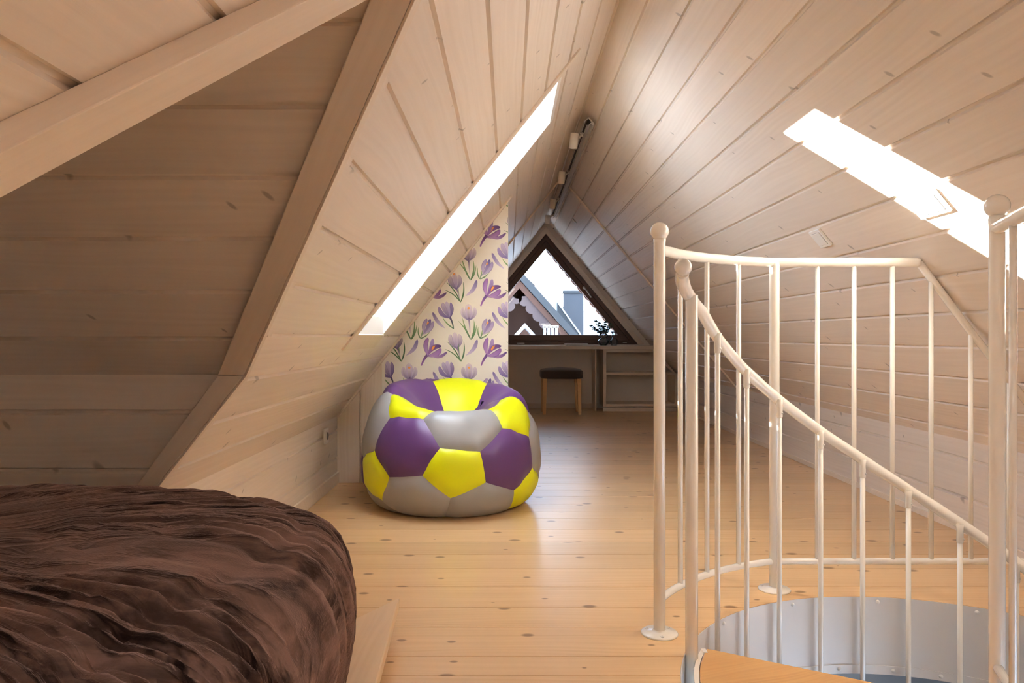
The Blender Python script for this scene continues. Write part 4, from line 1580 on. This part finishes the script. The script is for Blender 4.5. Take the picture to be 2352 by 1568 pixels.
pp = circ(157.2, 0.685)
po = MB()
po.tube([Vector((pp.x, pp.y, -0.35)), Vector((pp.x, pp.y, hz(157.2)))], PR, 28)
po.build('newel_post', 'metal', stair)
b0 = MB()
b0.lathe(Vector((pp.x, pp.y, -0.028)) + Vector((0.004, -0.016, 0)), [(0.006, 0), (0.006, 0.003), (0, 0.004)], 12, 0, (0.1, -1, 0))
b0.build('bolt', 'plastic', stair)
hr = [circ(a, 0.69 + 0.012 * max(0, min(1, (a - 150) / 18)) ** 1.5, hz(a)) for a in [171 - 1.2 * i for i in range(240)]]
hr = [q for q in hr if q.z > -1.4]
MB().tube(hr, hammered(0.0165, 0.11, 3), 18).build('handrail', 'metal', stair)
MB().ball(tuple(hr[0] + Vector((-0.001, -0.010, 0.010))), 0.0212, 28).build('ball_cap', 'metal', stair)
for k in range(16):
    a = (138.4, 124.8, 112.6, 99.5, 87.7, 76.0, 63.9)[k] if k < 7 else 63.9 - 12.2 * (k - 6)
    p = circ(a, 0.68)
    zt_ = hz(a)
    step = math.ceil((151.5 - a) / stp)
    zb_ = max(-0.215 * step - 0.03, LZ)
    if zt_ < -1.3: break
    b_ = MB().tube([Vector((p.x, p.y, zb_)), Vector((p.x, p.y, zt_))], 0.0078, 14).build('baluster', 'metal', stair)
    s_ = MB().tube([Vector((p.x, p.y, zt_ - 0.058)), Vector((p.x, p.y, zt_ - 0.056)), Vector((p.x, p.y, zt_ - 0.02)), Vector((p.x, p.y, zt_))], [0.0092, 0.0100, 0.0096, 0.0125], 16)
    s_ = s_.build('socket', 'metal', b_)
    MB().lathe(Vector((p.x + 0.006, p.y - 0.0085, zt_ - 0.045)), [(0.003, -0.002), (0.003, 0.0015), (0, 0.002)], 10, 0, (0.5, -0.8, 0)).build('screw', 'screw', b_)

# ------------------------------------------------------------------ track light near the ridge
tr = thing('track_light', 'grey ceiling track with four ivory cylinder spotlights below the ridge', 'track light', (0.47, 5.4, 2.12))
tx, tz = 0.475, 2.125
tn = NR
ty0, ty1 = 4.27, 7.62
cr = Vector((tx, 0, tz))
e1 = Vector((1, 0, -SR)).normalized()
def tb(a0, a1, b0_, b1_, mb, mi=0, y0=ty0, y1=ty1):
    q = [cr + e1 * a0 + tn * b0_, cr + e1 * a1 + tn * b0_, cr + e1 * a1 + tn * b1_, cr + e1 * a0 + tn * b1_]
    mb.prism([(v.x, y0, v.z) for v in q], (0, y1 - y0, 0), mi)


mb = MB()
tb(-0.018, -0.014, -0.012, 0.02, mb); tb(0.014, 0.018, -0.012, 0.02, mb); tb(-0.018, 0.018, -0.020, -0.012, mb)
tb(0.018, 0.034, -0.020, -0.004, mb)
tb(-0.014, 0.014, -0.012, -0.008, mb, 1)
tb(-0.018, -0.008, 0.016, 0.02, mb); tb(0.008, 0.018, 0.016, 0.02, mb)
trk = mb.build('track', ['track', 'black'], tr)
for y_ in (4.51, 5.54, 6.63, 7.5):
    hc = Vector((0.405, y_ - 0.06, 2.06))
    ad = cr + tn * 0.018 + Vector((0, y_, 0))
    mb = MB()
    axd = Vector((0.10, -0.14, 1)).normalized()
    mb.lathe(hc, [(0.0, 0.045), (0.025, 0.045), (0.0275, 0.042), (0.0275, -0.045), (0.0245, -0.047), (0.0245, -0.038), (0, -0.038)], 32, 0, axd)
    s_ = mb.build('spotlight', 'metal', tr)
    MB().lathe(hc - axd * 0.0375, [(0.0235, 0), (0.0, 0)], 24, 0, axd).build('lens', 'lens', s_)
    mb = MB()
    mb.lathe(ad - tn * 0.012, [(0.0, 0), (0.015, 0), (0.016, 0.003), (0.016, 0.018), (0, 0.02)], 20, 0, tn)
    mb.tube([ad + tn * 0.004, hc + Vector((0.02, 0.02, 0.02))], 0.009, 12)
    mb.build('adapter', 'metal', s_)

# ------------------------------------------------------------------ switches, sensor, socket
def plate(name, label, cat, xc, yc, wy, ws, rockers, nrm=NR, e=DR, zf=zr, parts='rocker', gap=True):
    c_ = Vector((xc, yc, zf(xc)))
    o = thing(name, label, cat, tuple(c_))
    ey_ = Vector((0, 1, 0))
    def pr_(y0, y1, s0, s1, h0, h1, nm, mat, par, bev=0.001):
        q = [c_ + ey_ * y0 + e * s0 + nrm * h0, c_ + ey_ * y1 + e * s0 + nrm * h0, c_ + ey_ * y1 + e * s1 + nrm * h0, c_ + ey_ * y0 + e * s1 + nrm * h0]
        return MB().prism(q, nrm * (h1 - h0)).build(nm, mat, par, bevel=bev)
    f_ = pr_(-wy / 2, wy / 2, -ws / 2, ws / 2, 0.0005, 0.010, 'plate', 'plastic', o, 0.002)
    n = rockers
    for k in range(n):
        a = -wy / 2 + 0.013 + (wy - 0.026) * k / n + (0.003 if k else 0)
        b_ = -wy / 2 + 0.013 + (wy - 0.026) * (k + 1) / n
        if gap: pr_(a - .001, b_ + .001, -ws / 2 + 0.012, ws / 2 - 0.012, 0.0095, 0.0105, 'gap', 'plasticgrey', o, 0)
        pr_(a, b_, -ws / 2 + 0.013, ws / 2 - 0.013, 0.0102, 0.013, parts, 'plastic', o, 0.001)
    return o


plate('light_switch', 'small white light switch plate in shade on the right sloping wall', 'switch', 1.263, 2.90, 0.096, 0.083, 1)
plate('light_switch', 'white double light switch inside the bright sun patch on the right slope', 'switch', 1.262, 2.155, 0.150, 0.083, 2)
plate('sensor', 'tiny white sensor box high on the right slope near the window', 'sensor', 0.65, 7.05, 0.05, 0.055, 1, gap=False, parts='cover')
sk = plate('wall_socket', 'white wall socket on the low left wall near the corner', 'socket', 0, 3.893, 0.082, 0.082, 1, nrm=Vector((1, 0, 0)), e=Vector((0, 0, -1)), zf=lambda x: 0, parts='cover', gap=False)
sk.location = (KL, 3.893, 0.31)
mb = MB()
mb.lathe((KL + 0.0132, 3.893, 0.31), [(0.0, 0.0), (0.020, 0.0), (0.021, 0.0012), (0.018, 0.0012), (0.0175, 0.0004), (0, 0.0004)], 24, 0, (1, 0, 0))
mb.build('outlet', 'plasticgrey', sk)
